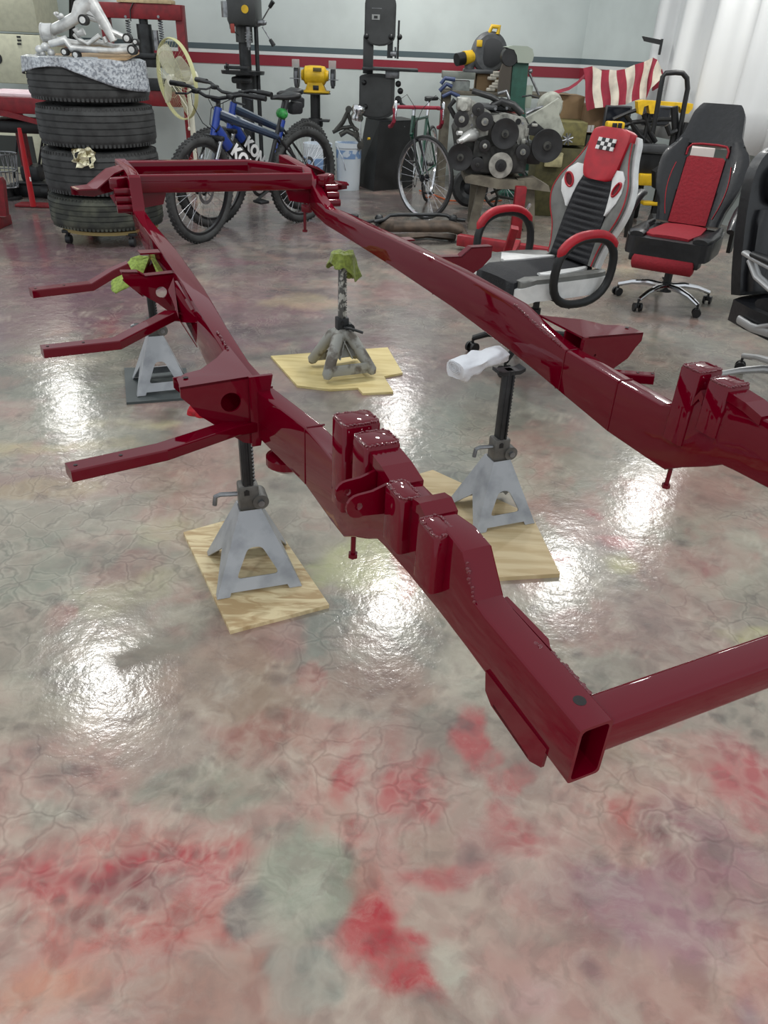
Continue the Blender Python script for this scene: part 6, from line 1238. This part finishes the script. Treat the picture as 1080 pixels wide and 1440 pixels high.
for px, py, r_, kind in ((649, 167.5, 10, 's'), (672.5, 154, 8, 'd'), (681.5, 171, 11.5, 's'), (710, 188, 18.5, 'b'), (681.5, 205, 7.5, 's'), (647, 221, 17, 'g'), (671, 231, 9, 'd'), (704, 232.5, 16, 'w'), (735, 213.5, 9.5, 's'), (769, 205, 20.5, 'b')):
    c = V(px, py, YE - .02); R_ = r_ * YE / CF * .94; M = Matrix.Translation(c) @ RX(pi / 2)
    prof = [(R_ * .2, .012), (R_ * .55, .006), (R_ * .80, .014), (R_, .016)] if kind in 'bg' else [(R_ * .25, .016), (R_ * .8, .016), (R_, .014)]
    prof += [(R_ * .955, .008), (R_, .002), (R_ * .955, -.006), (R_, -.012), (R_, -.020), (R_ * .3, -.022)]
    q = MB(); q.lathe(prof, 36, M); pl_ = q.build('pulley', {'w': mat('damper_grey', (168, 166, 158), .5, .3, vary=.2)}.get(kind, GREASE), eng, smooth=35)
    q = MB(); M2 = Matrix.Translation(c - Vector((0, .018, 0))) @ RX(pi / 2); rr = R_ * (.28 if kind in 'bgd' else .42) if kind != 'w' else R_ * .5
    q.lathe([(rr, .0), (rr * .92, .012), (rr * .4, .014)], 20, M2); o = q.build('pulley_hub', {'s': ALU, 'w': GREASE}.get(kind, IRON), pl_)
    q = MB(); q.cyl(c - Vector((0, .030, 0)), c - Vector((0, .044, 0)), max(.008, rr * .42), n=6); q.build('bolt', STEEL if kind == 's' else BLACK, o)
    q = MB(); q.cyl(c + Vector((0, .02, 0)), c + Vector((0, .12, 0)), R_ * .45, n=16); q.build('pulley_boss', IRON, pl_)
q = MB(); q.tube([V(648, 198, YE - .12), V(655, 193, YE - .06), V(666, 189, YE + .04)], [.022, .034, .05], 14); q.cyl(V(643, 187, YE - .1), V(649, 187, YE - .08), .016, n=10); q.cyl(V(644, 199, YE - .14), V(649, 197, YE - .12), .016, n=10); q.build('water_outlet', mat('bright_alloy', (205, 206, 204), .35, .5), eng, smooth=60)
rnd = random.Random(11)
for k in range(14):
    q = MB(); a, b = rnd.uniform(645, 742), rnd.uniform(150, 200); p = V(a, b, YE + .02); q.cyl(p, p - Vector((0, .03, 0)), .010, n=6); q.build('bolt', STEEL, eng)
q = MB(); q.box(tuple(V(652, 146, YE + .05)), (.11, .14, .09), b=.012); q.cyl(V(652, 150, YE - .06), V(652, 150, YE), .03, n=14); q.build('pump', ALU, eng)
for pts, r_, m_ in ((((664, 128), (690, 136), (705, 144), (718, 152)), .022, GREASE), (((668, 148), (676, 150), (700, 158), (716, 160)), .008, BLACK), (((690, 150), (705, 142), (722, 148), (734, 160)), .028, GREASE), (((700, 132), (712, 128), (716, 140)), .012, STEEL), (((734, 136), (746, 134), (758, 138)), .006, BLACK), (((640, 165), (632, 150), (640, 140)), .02, GREASE), (((740, 160), (752, 154), (764, 150)), .012, STEEL)):
    q = MB(); q.tube([V(a, b, YE + .2) for a, b in pts], r_, 8); q.build('hose', m_, eng, smooth=60)
q = MB(); vbox(q, 696, 143, 728, 158, YE + .22, .16, b=.03); vbox(q, 668, 146, 700, 156, YE + .16, .22, b=.02); q.build('intake_manifold', mat('manifold_dark', (64, 66, 68), .5, .2, vary=.3), eng)
q = MB(); q.prism([V(704, 144, YE + .4), V(716, 140, YE + .4), V(738, 160, YE + .4), V(700, 160, YE + .4)], (0, .1, 0)); q.build('red_rag', mat('dull_red_rag', (128, 56, 52), .8), eng)
q = MB(); vbox(q, 742, 200, 760, 232, YE + .08, .18, b=.02); q.build('accessory_body', GREASE, eng); q = MB(); vbox(q, 640, 204, 652, 232, YE + .1, .2, b=.02); q.build('accessory_body', GREASE, eng)
WOODG = mat('weathered_wood', (118, 112, 98), .8, color2=(88, 82, 72), scale=10, thr=(.4, .65), bump=.3)
tr = thing('timber_trestle', 'rough grey timber trestle carrying the bare engine', 'trestle', V(705, 320, YE + .3))
zt = V(704, 244, YE + .2).z
q = MB(); q.prism([V(a, b, YE - .03) for a, b in ((654, 249), (664, 246), (738, 256), (738, 266), (700, 266), (654, 257))], (0, .50, 0)); q.build('top_plank', WOODG, tr, smooth=0)
q = MB(); q.prism([V(a, b, YE + .02) for a, b in ((728, 252), (752, 250), (772, 262), (774, 270), (728, 264))], (0, .14, 0)); q.build('side_plank', WOODG, tr, smooth=0)
for poly in (((673, 261), (685, 263), (672, 318), (660, 318)), ((731, 264), (752, 264), (752, 322), (733, 322))):
    q = MB(); q.prism([V(a, b, YE + .08) for a, b in poly], (0, .09, 0)); q.build('leg', WOODG, tr, smooth=0)
for dx in (0, .28):
    c = V(664 + 0, 318, YE + .08)
for x_ in (V(668, 262, YE + .42).x, V(742, 264, YE + .42).x):
    q = MB(); q.box((x_, YE + .42, (zt - .05) / 2), (.08, .06, zt - .05)); q.build('leg', WOODG, tr, smooth=0)
# bring the trestle's front legs to the floor
for x_, hgt in ((V(666, 318, YE + .12).x, V(666, 316, YE + .12).z), (V(742, 322, YE + .12).x, V(742, 320, YE + .12).z)):
    if hgt > .01: q = MB(); q.box((x_, YE + .125, hgt / 2), (.09, .09, hgt)); q.build('foot_block', WOODG, tr, smooth=0)
# red engine stand
es = thing('engine_stand', 'red steel engine stand with post in front of the timber trestle', 'engine stand', G(735, 345))
ESR = mat('stand_red', (138, 22, 34), .45, vary=.15)
pb_ = G(724, 334); q = MB(); q.box((pb_.x, pb_.y, (V(727, 262, pb_.y).z) / 2), (.085, .085, V(727, 262, pb_.y).z), b=.005); q.build('post', ESR, es)
q = MB(); a, b_ = G(648, 342, .06), G(772, 366, .06); d = (b_ - a).normalized(); up = Vector((0, 0, 1)); x = d.cross(up)
def bar(a, b_, w_, h_, name, m, par):
    a, b_ = Vector(a), Vector(b_); d = (b_ - a).normalized(); u = Vector((0, 0, 1)) if abs(d.z) < .9 else Vector((0, 1, 0)); x = d.cross(u).normalized(); y = x.cross(d)
    q = MB(); q.loft([[p + x * i + y * j for i, j in rrect(w_ / 2, h_ / 2, min(w_, h_) * .12, 2)] for p in (a, b_)]); return q.build(name, m, par, smooth=30)
bar(G(645, 337, .07), G(775, 357, .07), .07, .08, 'cross_tube', ESR, es)
bar(G(724, 342, .14), G(700, 386, .14), .08, .05, 'spine_tube', ESR, es)
bar(G(648, 382, .07), G(700, 384, .07), .07, .09, 'front_tube', ESR, es)
bar(G(724, 320, .35), G(712, 358, .17), .05, .05, 'gusset_tube', ESR, es)
for px, py in ((652, 392), (772, 362)):
    q = MB(); c = G(px, py); q.cyl((c.x - .012, c.y, .026), (c.x + .012, c.y, .026), .025, n=16); q.box((c.x, c.y, .045), (.05, .05, .01)); q.build('caster', STEEL, es)
q = MB(); q.cyl(V(738, 300, 6.2), V(745, 288, 6.2), .010, n=8); q.cyl(V(743, 291, 6.2), V(746, 286, 6.2), .014, n=8); q.build('locking_pin', CHROME, es)
# tyre-ish wheel and clutter glimpsed below the trestle
cw = thing('spare_wheel', 'small dark wheel lying under the timber trestle', 'wheel', V(660, 275, 7.6))
q = MB(); M = Matrix.Translation(V(661, 264, 7.7)) @ RX(pi / 2 - .2); q.lathe([(.10, -.05), (.15, -.06), (.17, -.03), (.17, .03), (.15, .06), (.10, .05)], 32, M, closed=True); q.build('carcass', RUBBER, cw)
q = MB(); q.lathe([(.02, .02), (.06, .0), (.10, .03), (.10, -.03), (.02, -.03)], 24, M); q.build('hub', DKSTEEL, cw)
bc = thing('bicycle_parts', 'dark bicycle wheel and parts piled under the trestle', 'bicycle parts', V(705, 285, 7.3))
q = MB(); M = Matrix.Translation(V(710, 262, 7.45)) @ RX(pi / 2 - .35); q.lathe([(.20 + .014 * cos(a), .014 * sin(a)) for a in [2 * pi * k / 8 for k in range(8)]], 36, M, closed=True); q.build('ring', RUBBER, bc)
for k in range(16):
    q = MB(); a = 2 * pi * k / 16; q.cyl(M @ Vector((0, 0, .02)), M @ Vector((.19 * cos(a), .19 * sin(a), 0)), .003, n=4); q.build('spoke', STEEL, bc, smooth=0)
for k, pts in enumerate((((690, 272), (710, 262), (724, 268)), ((686, 284), (702, 276), (722, 280)), ((694, 262), (700, 276), (696, 290)))):
    q = MB(); q.tube([V(a, b, 7.25) for a, b in pts], .012, 6); q.build('bracket', ARM, bc)
# orange cord on the floor
q = MB(); q.tube([G(a, b, .012) for a, b in ((590, 268), (610, 274), (630, 282), (652, 283), (672, 280), (690, 284), (705, 282))], .008, 6); tag(q.build('extension_cord', mat('orange_cord', (196, 96, 52), .6), smooth=60), 'orange extension cord on the floor behind the road bike wheel', 'cord')
# front axle / subframe on the floor
ax = thing('suspension_crossmember', 'rusty brown suspension crossmember with sway bar on the floor by the green towel', 'car part', G(600, 330))
BRN = mat('rusty_brown', (84, 70, 58), .6, .2, vary=.35, scale=12, bump=.3)
def ft(q, pts, r_, n=8, sx=1.0): q.tube([G(a, b, z_) for a, b, z_ in pts], r_, n, sx=sx)
q = MB(); ft(q, ((528, 327, .05), (540, 318, .10), (556, 318, .14), (630, 318, .14), (646, 322, .10), (652, 332, .05)), .038, 10, 1.4); q.build('cross_beam', BRN, ax, smooth=50)
q = MB(); ft(q, ((526, 312, .14), (540, 309, .15), (548, 303, .17), (560, 302, .18), (618, 302, .18), (628, 303, .17), (636, 308, .15), (654, 310, .14)), .014); q.build('sway_bar', DKSTEEL, ax, smooth=60)
for px, py in ((533, 308), (637, 308)):
    q = MB(); q.sphere(G(px, py, .15), .035, 10); q.build('bushing', DKSTEEL, ax); q = MB(); q.box(tuple(G(px, py + 4, .09)), (.06, .06, .10), b=.01); q.build('bushing_mount', DKSTEEL, ax)
q = MB(); ft(q, ((496, 312, .10), (515, 312, .11), (530, 310, .12)), .012); q.box(tuple(G(498, 312, .06)), (.07, .05, .12), b=.01); q.build('tie_link', DKSTEEL, ax)
q = MB(); ft(q, ((556, 334, .03), (600, 330, .03), (640, 334, .03)), .025, 8, 2.0); q.build('skid_plate', BRN, ax, smooth=50)
# ---------------------------------------------------------------- work bench at the back with saw and grinder
YB = 8.9
WB = thing('work_bench', 'cluttered dark work bench along the back wall behind the engine', 'bench', V(690, 250, YB))
xa, xb = V(622, 140, YB).x, V(810, 140, YB).x; zb_ = V(700, 130, YB).z
q = MB(); q.box(((xa + xb) / 2, YB + .3, zb_ - .02), (xb - xa, .6, .04), b=.004); q.build('bench_top', WOODG, WB)
for x_ in (xa + .05, xb - .05):
    for y_ in (YB + .06, YB + .54): q = MB(); q.box((x_, y_, (zb_ - .04) / 2), (.08, .08, zb_ - .04)); q.build('leg', WOODG, WB, smooth=0)
q = MB(); q.box(((xa + xb) / 2, YB + .3, .25), (xb - xa - .1, .5, .03)); q.build('shelf', WOODG, WB, smooth=0)
def clutter(name, label, cat, x0, y0, x1, y1, Y, d, m, b=.004, group=None):
    q = MB(); vbox(q, x0, y0, x1, y1, Y, d, b); return tag(q.build(name, m), label, cat, group)
KRAFT = mat('kraft_cardboard', (150, 124, 92), .8, vary=.12, scale=5)
o = clutter('storage_tray', 'flat grey tray topmost on the bench left of the chop saw', 'tray', 623, 100, 668, 112, YB + .02, .28, mat('tray_grey', (128, 132, 124), .6))
clutter('tray_support_box', 'clear plastic bin under the flat grey tray', 'box', 637, 113, 660, 129.5, YB + .06, .2, mat('clear_bin', (166, 172, 168), .3, vary=.15))
clutter('cardboard_box', 'small tan cardboard box under the chop saw', 'box', 671, 104, 700, 129, YB + .1, .3, KRAFT)
q = MB()
for k in range(7): q.box((V(692, 112, YB).x + .025 * (k % 4) , YB + .04, V(692, 128 - 4 * k, YB).z + .01), (.09, .08, .03), T(0, 0, 0), b=.008)
tag(q.build('glove_heap', mat('off_white_rag', (196, 190, 176), .85, vary=.2, bump=.4), smooth=60), 'off white rag heap in front of the tan box on the bench', 'rag', kind='stuff')
q = MB()
for pts in (((620, 118), (626, 110), (640, 112)), ((618, 128), (628, 118), (636, 122)), ((622, 136), (634, 130), (646, 136))): q.tube([V(a, b, YB - .05) for a, b in pts], .02, 8)
tag(q.build('blue_hose', mat('hose_blue', (52, 66, 104), .5), smooth=60), 'coiled dark blue hose hanging at the left end of the bench', 'hose')
# chop saw
cs_ = thing('chop_saw', 'yellow and grey chop saw tilted up on the work bench', 'saw', V(672, 102, YB + .15))
SG = mat('saw_grey', (92, 94, 96), .5, .1, vary=.15)
c = V(688, 74, YB + .12); M = Matrix.Translation(c) @ RX(pi / 2) ; q = MB(); q.lathe([(.04, .05), (.16, .045), (.185, .02), (.185, -.03), (.15, -.04), (.04, -.04)], 36, M @ RY(.25)); q.build('blade_guard', SG, cs_, smooth=35)
q = MB(); q.lathe([(.03, .06), (.10, .056), (.125, .05), (.03, .04)], 30, Matrix.Translation(c + Vector((.02, -.01, .0))) @ RX(pi / 2)); q.build('inner_guard', mat('saw_dark', (44, 45, 47), .5), cs_)
q = MB(); q.lathe([(.0, .001), (.155, .001), (.155, -.001), (0, -.001)], 36, Matrix.Translation(c + Vector((.035, .07, -.03))) @ RX(pi / 2)); q.build('saw_blade', DKSTEEL, cs_)
q = MB(); q.tube([V(700, 48, YB + .1), V(702, 38, YB + .1), V(692, 37, YB + .1), V(688, 46, YB + .1)], [.02, .024, .022, .018], 10); q.build('top_handle', YELLOW, cs_, smooth=60)
a, b_ = V(642, 84, YB + .0), V(666, 79, YB + .1); q = MB(); q.cyl(a, a.lerp(b_, .45), .058, n=22); q.build('motor_cap', BLACK, cs_); q = MB(); q.cyl(a.lerp(b_, .42), b_, .064, .058, n=22); q.build('motor', YELLOW, cs_)
q = MB(); q.tube([V(658, 96, YB + .1), V(668, 82, YB + .1), V(680, 66, YB + .12)], [.05, .045, .04], 10); q.build('saw_arm', SG, cs_, smooth=50)
q = MB(); vbox(q, 671, 56, 678, 66, YB + .03, .05, b=.006); q.build('yellow_badge', YELLOW, cs_)
q = MB(); q.box(tuple(V(672, 100, YB + .15)), (.30, .26, .035), b=.01); q.cyl(V(660, 98, YB + .1), V(660, 90, YB + .1), .05, n=16); q.build('saw_base', SG, cs_)
# belt grinder
bgx = thing('belt_grinder', 'green upright belt grinder with pale hood behind the engine', 'grinder', V(733, 250, 8.4))
YR = 8.4; GRN = mat('machine_green', (44, 92, 78), .5, vary=.12)
q = MB(); q.prism([V(a, b, YR) for a, b in ((722, 84), (744, 86), (738, 148), (744, 240), (716, 240), (718, 132))], (0, .22, 0)); q.build('body', GRN, bgx, smooth=0)
q = MB(); q.prism([V(a, b, YR - .03) for a, b in ((708, 88), (720, 92), (716, 134), (700, 134), (704, 100))], (0, .10, 0)); q.build('belt_housing', mat('belt_brown', (76, 70, 62), .7), bgx, smooth=0)
q = MB(); M = Matrix.Translation(V(716, 80, YR + .04)) @ RX(pi / 2); q.lathe([(.075, .08), (.082, .06), (.082, -.06), (.06, -.07)], 28, M); q.build('contact_wheel', GREASE, bgx, smooth=40)
pts = [(720 + 0, 85)] 
q = MB(); q.prism([V(a, b, YR - .05) for a, b in ((711, 66), (722, 64), (742, 65), (749, 69), (751, 78), (749, 86), (745, 89), (728, 88), (727, 78), (723, 70), (716, 68))], (0, .26, 0)); q.build('hood', mat('pale_green_hood', (164, 174, 160), .5), bgx, smooth=35)
q = MB(); q.cyl(V(744, 102, YR), V(758, 134, YR), .011, n=8); q.sphere(V(746, 100, YR), .022, 10); q.build('lever_rod', STEEL, bgx)
q = MB(); vbox(q, 740, 120, 746, 152, YR + .02, .04, b=.003); q.build('side_rule', mat('pale_green_hood', (164, 174, 160)), bgx)
q = MB(); q.box((V(730, 240, YR).x, YR + .1, .03), (.35, .4, .06), b=.01); q.build('foot', GRN, bgx)
q = MB(); q.box((V(730, 240, YR).x, YR + .12, .12), (.20, .20, .22), b=.01); q.build('pedestal', GRN, bgx)
# ---------------------------------------------------------------- boxes, flag
YX = 7.75
b1 = clutter('cardboard_box', 'brown cardboard box at the left under the striped flag', 'box', 784, 134, 818, 168, YX + .12, .4, KRAFT)
b2 = clutter('cardboard_box', 'brown cardboard box with white arrow marks under the striped flag', 'box', 824, 148, 854, 188, YX, .4, mat('kraft_dark', (138, 112, 84), .8, vary=.12, scale=5))
q = MB()
for k in range(3): vbox(q, 823 + k * 4.5, 176, 825.5 + k * 4.5, 184, YX - .004, .004)
vbox(q, 823, 184, 835, 186, YX - .004, .004); q.build('white_marks', WHITEV, b2, smooth=0)
ocr = clutter('olive_crate', 'olive green wooden crate behind the engine at right', 'crate', 757, 170, 822, 205, 7.45, .4, mat('olive_wood', (112, 106, 62), .7, vary=.2))
clutter('olive_crate', 'lower olive crate on the floor behind the white chair', 'crate', 757, 207, 822, None, 7.45, .4, mat('olive_dark', (84, 80, 48), .7, vary=.2))
sb = clutter('steel_stand', 'grey green steel stand carrying the cardboard boxes', 'stand', 826, 190, 856, None, YX + .02, .42, mat('stand_dull', (70, 74, 66), .6))
q = MB(); vbox(q, 768, 214, 790, 236, 7.40, .03, b=.012); tag(q.build('plastic_packet', mat('clear_packet', (190, 182, 140), .3, vary=.2)), 'creased clear plastic packet hanging on the lower olive crate', 'packet')
q = MB(); p = V(798, 196, 7.3)
for k in range(4): a = pi * k / 4 + .3; q.cyl(p + Vector((.05 * cos(a), 0, .05 * sin(a))), p - Vector((.05 * cos(a), 0, .05 * sin(a))), .008, n=8)
q.cyl(p, p + Vector((0, .14, 0)), .012, n=10); q.build('hand_knob', STEEL, ocr)
# flag of stripes: draped over the boxes
FR, FW = mat('flag_red', (142, 34, 54), .8, vary=.12, scale=12), mat('flag_cream', (206, 198, 182), .8, vary=.12, scale=12)
fl_ = thing('striped_flag', 'red and cream striped flag draped over the boxes by the curtain', 'flag', V(865, 120, YX - .1))
topp = [(820, 96), (832, 93), (845, 99), (857, 98), (868, 99), (880, 97), (893, 91), (905, 87), (917, 81), (924, 84), (931, 97)]
bot = [(826, 156), (836, 152), (847, 151), (858, 149), (870, 148), (881, 147), (889, 143), (899, 139), (907, 140), (913, 126), (929, 112)]
def fpt(i, t, off=0.0):
    i0 = int(min(i, len(topp) - 1.001)); s = i - i0
    a = [topp[i0][k] * (1 - s) + topp[i0 + 1][k] * s for k in (0, 1)]; b = [bot[i0][k] * (1 - s) + bot[i0 + 1][k] * s for k in (0, 1)]
    Yv = YX - .06 - .10 * t + .025 * sin(i * 2.6 + t * 2) + off
    return V(a[0] * (1 - t) + b[0] * t + 1.2 * sin(t * 6 + i), a[1] * (1 - t) + b[1] * t, Yv)
n = 10
for k in range(n):
    q = MB(); rows = []
    for j in range(13):
        t = j / 12; rows.append([fpt(k + s / 4, t) for s in range(5)])
    vs = [p for r in rows for p in r]; vs2 = [p + Vector((0, .006, 0)) for p in vs]; o_ = len(vs)
    fs = [(j * 5 + i, j * 5 + i + 1, (j + 1) * 5 + i + 1, (j + 1) * 5 + i) for j in range(12) for i in range(4)]; fs += [tuple(o_ + v for v in f[::-1]) for f in fs]
    fs += [(i, i + 1, o_ + i + 1, o_ + i) for i in range(4)] + [(60 + i, 61 + i, o_ + 61 + i, o_ + 60 + i) for i in range(4)]
    q.add(vs + vs2, fs); q.build('stripe', FR if k % 2 == 0 else FW, fl_, smooth=60)
q = MB(); q.loft([[V(a, b, YX + .05), V(a, b + 5, YX + .0), V(a, b + 5, YX + .3), V(a, b, YX + .3)] for a, b in ((772, 130), (786, 126), (800, 122), (812, 114), (822, 104), (832, 96))]); q.build('trailing_edge', FR, fl_, smooth=60)
q = MB(); q.prism([V(a, b, YX + .1) for a, b in ((920, 100), (931, 97), (934, 108), (928, 122), (918, 128))], (0, .03, 0)); q.build('folded_corner', FR, fl_, smooth=0)
# ---------------------------------------------------------------- yellow saw stand, monitors, hand truck
ms = thing('saw_stand', 'folded black and yellow saw stand leaning by the white curtain', 'tool stand', V(900, 270, 7.3)); YM = 7.2
q = MB(); q.prism([V(a, b, YM) for a, b in ((897, 143), (905, 141), (975, 146), (974, 153), (968, 160), (960, 160), (956, 150), (925, 148), (922, 160), (914, 160), (912, 148), (906, 150), (903, 162), (898, 160))], (0, .10, 0)); q.build('yellow_rail', YELLOW, ms, smooth=20)
for a0, a1, b0, b1 in ((854, 150, 872, 166), (862, 172, 872, 180)):
    pass
q = MB(); vbox(q, 855, 171, 878, 183, YM - .05, .10, b=.015); q.build('yellow_clamp', YELLOW, ms)
q = MB(); vbox(q, 862, 173, 867, 182, YM - .06, .02, b=.004); vbox(q, 870, 173, 874, 182, YM - .06, .02, b=.004); q.build('clamp_band', BLACK, ms)
for pts, r_ in ((((862, 168), (885, 158), (905, 152)), .016), (((866, 180), (890, 172), (930, 168), (945, 168)), .018), (((880, 162), (900, 190), (912, 200)), .018), (((905, 160), (914, 186), (922, 200)), .02), (((900, 196), (890, 180), (884, 165)), .012), (((915, 152), (905, 200)), .018)):
    q = MB(); q.tube([V(a, b, YM + .08) for a, b in pts], r_, 8); q.build('stand_tube', BLACK, ms)
q = MB(); vbox(q, 900, 203, 940, 216, YM - .04, .12, b=.01); q.build('cross_shelf', mat('shelf_grey', (66, 68, 70), .5), ms)
q = MB(); vbox(q, 902, 216, 932, 256, YM + .02, .12, b=.01); q.build('lower_case', BLACK, ms)
q = MB(); vbox(q, 901, 245, 922, 262, YM - .05, .10, b=.012); q.build('yellow_foot', YELLOW, ms); q = MB(); vbox(q, 905, 284, 930, 290, YM - .02, .1, b=.008); q.build('yellow_foot', YELLOW, ms)
q = MB(); vbox(q, 884, 262, 890, None, YM, .05); q.build('stand_leg', BLACK, ms); q = MB(); vbox(q, 926, 256, 932, None, YM, .05); q.build('stand_leg', BLACK, ms)
for i, (x0, y0, x1, y1, Yv) in enumerate(((853, 148, 884, 180, 7.55), (908, 149, 940, 178, 7.5))):
    t = thing('monitor', ('dark flat monitor under the right end of the flag', 'dark flat monitor behind the yellow saw stand rail')[i], 'monitor', V((x0 + x1) / 2, y1, Yv))
    q = MB(); vbox(q, x0, y0, x1, y1, Yv, .05, b=.006); q.build('casing', mat('monitor_rim', (60, 62, 66), .4), t); q = MB(); vbox(q, x0 + 2, y0 + 2, x1 - 2, y1 - 3, Yv - .004, .004); q.build('screen', mat('screen_black', (24, 27, 34), .15), t, smooth=0)
clutter('equipment_rack', 'black rack of stacked equipment behind the red headrest chair', 'rack', 876, 182, 905, None, 7.5, .16, BLACK, .02)
# hand truck
ht_ = thing('hand_truck', 'black tubular hand truck standing by the curtain', 'hand truck', V(945, 262, 6.7)); YH = 6.75
q = MB(); q.tube([V(a, b, YH) for a, b in ((918, 185), (923, 160), (928, 130), (932, 108), (936, 103), (950, 102), (960, 103), (966, 110), (967, 125), (962, 150), (955, 190), (945, 235), (940, 262))], .019, 10); q.build('frame_loop', BLACK, ht_, smooth=60)
q = MB(); q.tube([V(a, b, YH + .03) for a, b in ((948, 150), (950, 180), (940, 236))], .030, 8); q.build('slide_rail', BLACK, ht_)
q = MB(); q.tube([V(a, b, YH - .05) for a, b in ((966, 172), (962, 190), (947, 238))], [.022, .026, .024], 10); q.build('grip_bar', BLACK, ht_, smooth=60)
q = MB(); q.tube([V(938, 176, YH), V(942, 188, YH), V(952, 184, YH)], .022, 8); q.build('latch', BLACK, ht_)
q = MB(); q.prism([V(a, b, YH) for a, b in ((922, 242), (938, 232), (958, 234), (950, 258), (938, 272), (922, 266))], (0, .12, 0)); q.build('nose_plate', BLACK, ht_, smooth=0)
hb_ = V(930, 270, YH); q = MB(); q.cyl((hb_.x - .04, YH, .09), (hb_.x + .02, YH, .09), .09, n=20); q.build('wheel', RUBBER, ht_)
q = MB(); q.box((hb_.x + .08, YH + .04, (V(930, 262, YH).z) / 2), (.05, .05, V(930, 262, YH).z)); q.build('support_leg', BLACK, ht_)
q = MB(); vbox(q, 972, 207, 992, None, 6.9, .2, b=.01); tag(q.build('storage_box', mat('pale_box', (196, 186, 182), .6)), 'pale pinkish box on the floor below the curtain hem', 'box')
bx = bpy.data.objects['storage_box']
